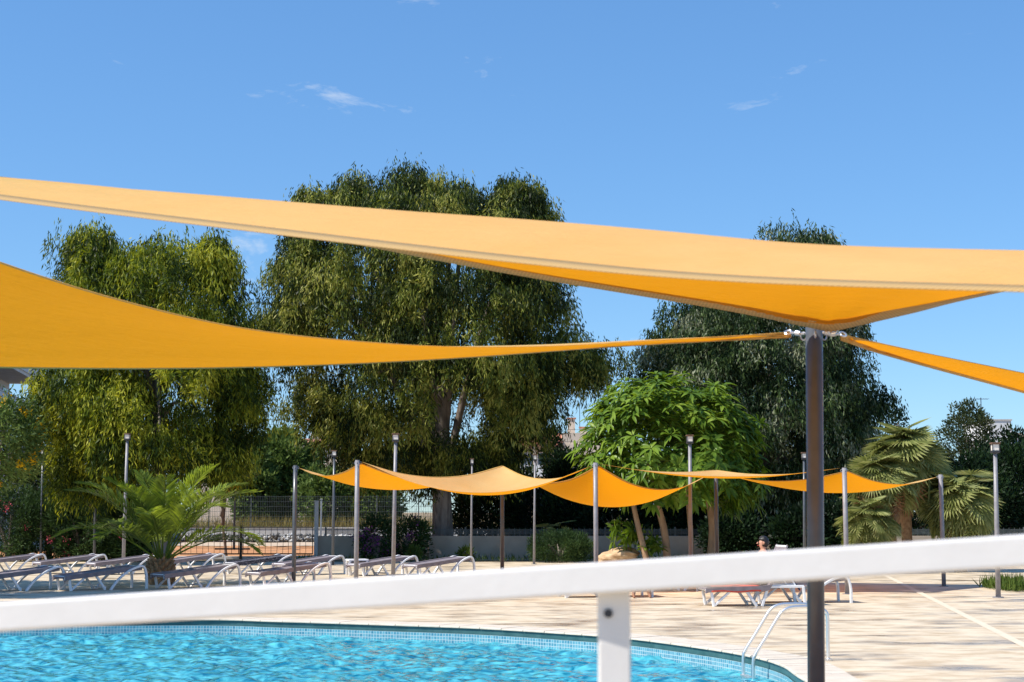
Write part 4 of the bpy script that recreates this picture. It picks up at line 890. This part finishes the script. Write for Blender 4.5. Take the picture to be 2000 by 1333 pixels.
for px, py, lb, ang, pr in ((80,1117,'sun lounger at the left edge, back row, in the shade',38,0),(198,1118,'back row sun lounger behind the first front lounger, in the shade',38,0),
        (303,1120,'back row sun lounger directly left of the date palm, in the shade',38,0),(427,1116,'back row sun lounger just right of the date palm',40,0),
        (563,1119,'back row sun lounger with a dark patterned towel cover',41,1),(658,1121,'back row sun lounger left of the white table',41,0),
        (800,1122,'back row sun lounger right of the white table',41,0),(909,1124,'sun lounger partly hidden by the rail, below the eucalyptus trunk',41,0),
        (110,1151,'front row sun lounger at the left edge of the picture',41,0),(270,1149,'front row sun lounger in half sun, second from the left',41,0),
        (452,1145,'front row sun lounger just right of the date palm stem',41,0),(628,1141,'front row sun lounger below the sail post, cut by the rail',41,0),
        (1648,1176,'right sun lounger with its white arch end beside the near post',8,0),(1262,1165,'sun lounger hidden behind the rail with only feet showing',12,0)):
    put_lounger((P_FLAT, P_DARK)[pr], px, py, lb, ang)
put_lounger(P_UP, 1566, 1182, 'sun lounger with raised back that the seated person uses', 8)
put_lounger(P_FLAT, 1400, 1152, 'far sun lounger under the sail right of the boulder, hidden by the rail', 10)
# white side table
q = G(697, 1124); t = thing('side_table', 'small white plastic side table between two back row loungers', 'table', (q.x, q.y, 0), .3)
bevel(MB().box((0, 0, .42), (.56, .5, .05)).build('table_top', PLASTIC, t), .012)
for sx in (-1, 1):
    for sy in (-1, 1): bevel(MB().box((sx * .24, sy * .21, .2), (.06, .06, .4)).build('leg', PLASTIC, t), .008)

# ------------------------------------------------------------------ people and belongings
def skin_body(name, joints, edges, m, parent):
    me = bpy.data.meshes.new(name); me.from_pydata([j[0] for j in joints], edges, []); o = bpy.data.objects.new(name, me); COL.objects.link(o)
    o.modifiers.new('skin', 'SKIN'); 
    for i, j in enumerate(joints): me.skin_vertices[0].data[i].radius = (j[1], j[1] * (j[2] if len(j) > 2 else 1))
    me.skin_vertices[0].data[0].use_root = True
    s = o.modifiers.new('sub', 'SUBSURF'); s.levels = 2; s.render_levels = 2
    dg = bpy.context.evaluated_depsgraph_get(); dg.update(); m2 = bpy.data.meshes.new_from_object(o.evaluated_get(dg)); bpy.data.objects.remove(o)
    m2.materials.clear(); m2.materials.append(m); m2.polygons.foreach_set('use_smooth', [True] * len(m2.polygons))
    r = bpy.data.objects.new(name, m2); COL.objects.link(r); r.parent = parent; return r
def hand(J, E, wrist, d, side, s=1.0):
    """five finger chains rooted in the palm"""
    w = Vector(J[wrist][0]); d = Vector(d).normalized(); sd = Vector(side).normalized(); dn = d.cross(sd)
    J.append((w + d * .05 * s, .032 * s, .6)); pi = len(J) - 1; E.append((wrist, pi))
    for k, ln in enumerate((.07, .08, .085, .075)):
        b = w + d * .085 * s + sd * (k - 1.5) * .021 * s; J.append((b, .009 * s)); J.append((b + d * ln * .5, .0085 * s)); J.append((b + d * ln * .9 + dn * .02, .007 * s)); n = len(J); E += [(pi, n - 3), (n - 3, n - 2), (n - 2, n - 1)]
    b = w + d * .03 * s - sd * .045 * s; J.append((b, .01 * s)); J.append((b + d * .045 - sd * .015, .008 * s)); n = len(J); E += [(pi, n - 2), (n - 2, n - 1)]
def person_seated():
    up = bpy.data.objects.get(P_UP.name); base = Vector(up.location); a = up.rotation_euler.z
    t = thing('person', 'person with dark hair sitting up on a lounger, head just above the rail', 'person', base, a)
    J = [(Vector((1.10, 0, .47)), .13, .85)]; E = []
    def add(p, r, par, k=1.0): J.append((Vector(p), r, k)); E.append((par, len(J) - 1)); return len(J) - 1
    w_ = add((1.14, 0, .62), .115, 0, 1.2); ch = add((1.20, 0, .82), .12, w_, 1.35); sh = add((1.22, 0, .96), .09, ch, 1.5); nk = add((1.22, 0, 1.04), .05, sh); h1 = add((1.205, 0, 1.13), .082, nk, .95); add((1.20, 0, 1.24), .07, h1, .9)
    for s in (-1, 1):
        hp = add((1.05, s * .09, .44), .09, 0); kn = add((.68, s * .11, .52), .062, hp); add((.5, s * .1, .45), .058, kn); an = add((.24, s * .1, .40), .036, len(J) - 1); add((.17, s * .1, .44), .032, an); add((.14, s * .1, .52), .024, len(J) - 1)
        so_ = add((1.21, s * .18, .93), .052, sh); el = add((1.08, s * .24, .70), .04, so_); wr = add((.86, s * .16, .64), .028, el); hand(J, E, wr, (-1, -s * .3, -.1), (0, 1, 0))
    skin_body('body', J, E, SKIN, t)
    bm = bmesh.new(); bmesh.ops.create_uvsphere(bm, u_segments=20, v_segments=14, radius=.105)
    for v in bm.verts: v.co.z *= 1.1; v.co.x += .012; v.co *= 1 + .03 * math.sin(v.co.z * 90) * math.sin(v.co.y * 70)
    bmesh.ops.delete(bm, geom=[v for v in bm.verts if v.co.x < -.045 and v.co.z < .045], context='VERTS')
    me = bpy.data.meshes.new('hair'); bm.to_mesh(me); bm.free(); me.materials.append(HAIR); o = bpy.data.objects.new('hair', me); COL.objects.link(o); o.parent = t; o.location = (1.215, 0, 1.185)
    f = MB()
    for s in (-1, 1): f.tube([(1.118, s * .03, 1.185), (1.113, s * .03, 1.187)], .009, 8)
    f.build('eyes', HAIR, t); MB().tube([(1.115, 0, 1.18), (1.098, 0, 1.155), (1.115, 0, 1.148)], [.008, .014, .008], 6).build('nose', SKIN, t); MB().tube([(1.118, -.024, 1.118), (1.112, 0, 1.115), (1.118, .024, 1.118)], .006, 6).build('mouth', RED, t)
    for s in (-1, 1): MB().tube([(1.2, s * .088, 1.19), (1.205, s * .1, 1.17), (1.2, s * .09, 1.14)], [.012, .018, .01], 6).build('ear', SKIN, t)
    MB().tube([(1.11, 0, .40), (1.12, 0, .50), (1.13, 0, .56)], [.17, .16, .13], 16).build('swim_trunks', NAVY, t, True)
    return t
person_seated()
def person_lying():
    lo = [o for o in S.objects if o.get('label', '').startswith('sun lounger hidden behind the rail with only')][0]
    t = thing('person', 'sunbather lying low behind the rail with tanned legs down to the deck', 'person', lo.location, lo.rotation_euler.z)
    J = [(Vector((1.25, -.1, .48)), .12, .8)]; E = []
    def add(p, r, par, k=1.0): J.append((Vector(p), r, k)); E.append((par, len(J) - 1)); return len(J) - 1
    w_ = add((1.05, -.02, .48), .105, 0, .8); ch = add((.82, .04, .50), .12, w_, .8); sh = add((.68, .06, .50), .09, ch, .8); nk = add((.58, .06, .50), .05, sh); h1 = add((.47, .06, .49), .08, nk); add((.37, .06, .48), .068, h1)
    for s, (kx, fx) in ((-1, (1.55, 1.52)), (1, (1.80, 1.86))):
        hp = add((1.32, -.1 + s * .07, .47), .088, 0); kn = add((kx, -.42, .44), .062, hp); cf = add((kx + .01, -.5, .26), .054, kn); an = add((fx, -.53, .06), .034, cf); add((fx - .02, -.62, .032), .03, an); add((fx - .04, -.72, .025), .022, len(J) - 1)
        so_ = add((.72, .06 + s * .17, .49), .05, sh); el = add((.62, .06 + s * .27, .44), .038, so_); wr = add((.42, .06 + s * .18, .40), .027, el); hand(J, E, wr, (-1, -s * .5, 0), (0, 1, 0))
    skin_body('body', J, E, SKIN2, t)
    bm = bmesh.new(); bmesh.ops.create_uvsphere(bm, u_segments=18, v_segments=12, radius=.1)
    for v in bm.verts: v.co.x *= 1.15; v.co *= 1 + .03 * math.sin(v.co.x * 90) * math.sin(v.co.y * 70)
    bmesh.ops.delete(bm, geom=[v for v in bm.verts if v.co.z < -.02 and v.co.x > -.03], context='VERTS')
    me = bpy.data.meshes.new('hair'); bm.to_mesh(me); bm.free(); me.materials.append(HAIR); o = bpy.data.objects.new('hair', me); COL.objects.link(o); o.parent = t; o.location = (.42, .06, .50)
    MB().tube([(1.36, -.14, .47), (1.22, -.09, .48), (1.12, -.05, .48)], [.14, .145, .12], 16).build('swimsuit', NAVY, t, True)
person_lying()
def cloth(name, label, loc, rz, lx, ly, m, drop=.0, cat='towel'):
    n = 16; V = []
    for i in range(n):
        for j in range(n):
            u, v = i / (n - 1) - .5, j / (n - 1) - .5; x, y = u * lx, v * ly; z = .012 * math.sin(9 * u + 4 * v) + .008 * math.sin(17 * v)
            if abs(y) > .33: z -= (abs(y) - .33) * 1.0; y = math.copysign(.33 + (abs(y) - .33) * .25, y)
            V.append((x, y, z))
    o = np_mesh(name, V, [(i * n + j, (i + 1) * n + j, (i + 1) * n + j + 1, i * n + j + 1) for i in range(n - 1) for j in range(n - 1)], m, None, True)
    o.modifiers.new('thick', 'SOLIDIFY').thickness = .008; o.location = loc; o.rotation_euler = (0, 0, rz); return tag(o, label, cat)
up = P_UP; ax = Vector((math.cos(up.rotation_euler.z), math.sin(up.rotation_euler.z), 0)); b0 = Vector(up.location)
cloth('towel', 'red towel spread under the legs of the seated person', b0 + ax * .58 + Vector((0, 0, .375)), up.rotation_euler.z, .95, .86, RED)
fl = [o for o in S.objects if o.get('label', '').startswith('right sun lounger')][0]; f0 = Vector(fl.location); fa = fl.rotation_euler.z; fx = Vector((math.cos(fa), math.sin(fa), 0))
cloth('towel', 'small pink towel on the right sun lounger', f0 + fx * .25 + Vector((0, 0, .375)), fa, .3, .78, PINK)
lo = [o for o in S.objects if o.get('label', '').startswith('sun lounger hidden behind the rail with only')][0]
cloth('towel', 'pink and white towel hanging off the lounger behind the rail post', Vector(lo.location) + Vector((1.55, .2, .45)), lo.rotation_euler.z, .55, .95, PINK)
# navy bag on the lounger
t = thing('beach_bag', 'navy blue beach bag on the right lounger with a loose strap', 'bag', f0 + fx * .62 + Vector((0, -.16, .366)), fa)
bm = bmesh.new(); bmesh.ops.create_icosphere(bm, subdivisions=3, radius=1)
for v in bm.verts: v.co = Vector((math.copysign(abs(v.co.x) ** .7, v.co.x) * .24, math.copysign(abs(v.co.y) ** .7, v.co.y) * .15, math.copysign(abs(v.co.z) ** .8, v.co.z) * .09 + .1)); v.co *= 1 + .05 * math.sin(v.co.x * 30)
me = bpy.data.meshes.new('bag_body'); bm.to_mesh(me); bm.free(); me.materials.append(NAVY); me.polygons.foreach_set('use_smooth', [True] * len(me.polygons)); o = bpy.data.objects.new('bag_body', me); COL.objects.link(o); o.parent = t
MB().tube(spl([(.1, -.1, .15), (.2, -.26, .1), (.27, -.28, -.05), (.32, -.28, -.11), (.28, -.25, -.02), (.18, -.12, .14)], 18), .012, 6).build('strap', NAVY, t)

# ------------------------------------------------------------------ pool ladder
e = G(1484, 1287); t = thing('pool_ladder', 'polished steel pool ladder with two curved handrails at the pool edge', 'ladder', (e.x, e.y, 0), R(4))
for y in (-.27, .27):
    MB().tube(spl([(-.14, y, -.9), (-.14, y, -.4), (-.14, y, -.02), (-.11, y, .08), (.02, y, .28), (.16, y, .5), (.22, y, .575), (.32, y, .62), (.48, y, .63), (.64, y, .625), (.73, y, .58), (.76, y, .5), (.76, y, .25), (.76, y, 0)], 70), .021, 12).build('handrail', CHROME, t, True)
    MB().tube([(.76, y, .002), (.76, y, .02)], .045, 16).build('flange', CHROME, t)
for z in (-.22, -.47, -.72): bevel(MB().box((-.14, 0, z), (.09, .54, .03)).build('tread', CHROME, t), .006)

# ------------------------------------------------------------------ white rail in the foreground
t = thing('white_railing', 'blurred white painted railing sloping across the foreground', 'railing', (0, 0, 0))
a, b = P(-600, 1244, 3.28), P(2600, 1037, 2.78)
th_, hh = .04, .059
d = (b - a).normalized()
bevel(MB().bar(a, b, th_, hh).build('top_rail', WHITE, t), .007, 3)
def rail_post(px, y):
    q = P(px, 1170, y); tz = a.z + (b.z - a.z) * ((q.x - a.x) / (b.x - a.x)) + .005; yy = a.y + (b.y - a.y) * ((q.x - a.x) / (b.x - a.x)) + .02 + .0225
    po = bevel(MB().box((q.x, yy, tz / 2), (.062, .04, tz)).build('rail_post', WHITE, t), .004, 2)
    MB().tube([(q.x - .012, yy - .021, tz - .075), (q.x - .012, yy - .026, tz - .075)], .0085, 12).build('bolt', DARKM, po)
    MB().box((q.x, yy, .006), (.14, .12, .012)).build('foot_plate', WHITE, po)
rail_post(1200, 3.0); rail_post(-560, 3.25); rail_post(2560, 2.8)
print('objects', len(S.objects))
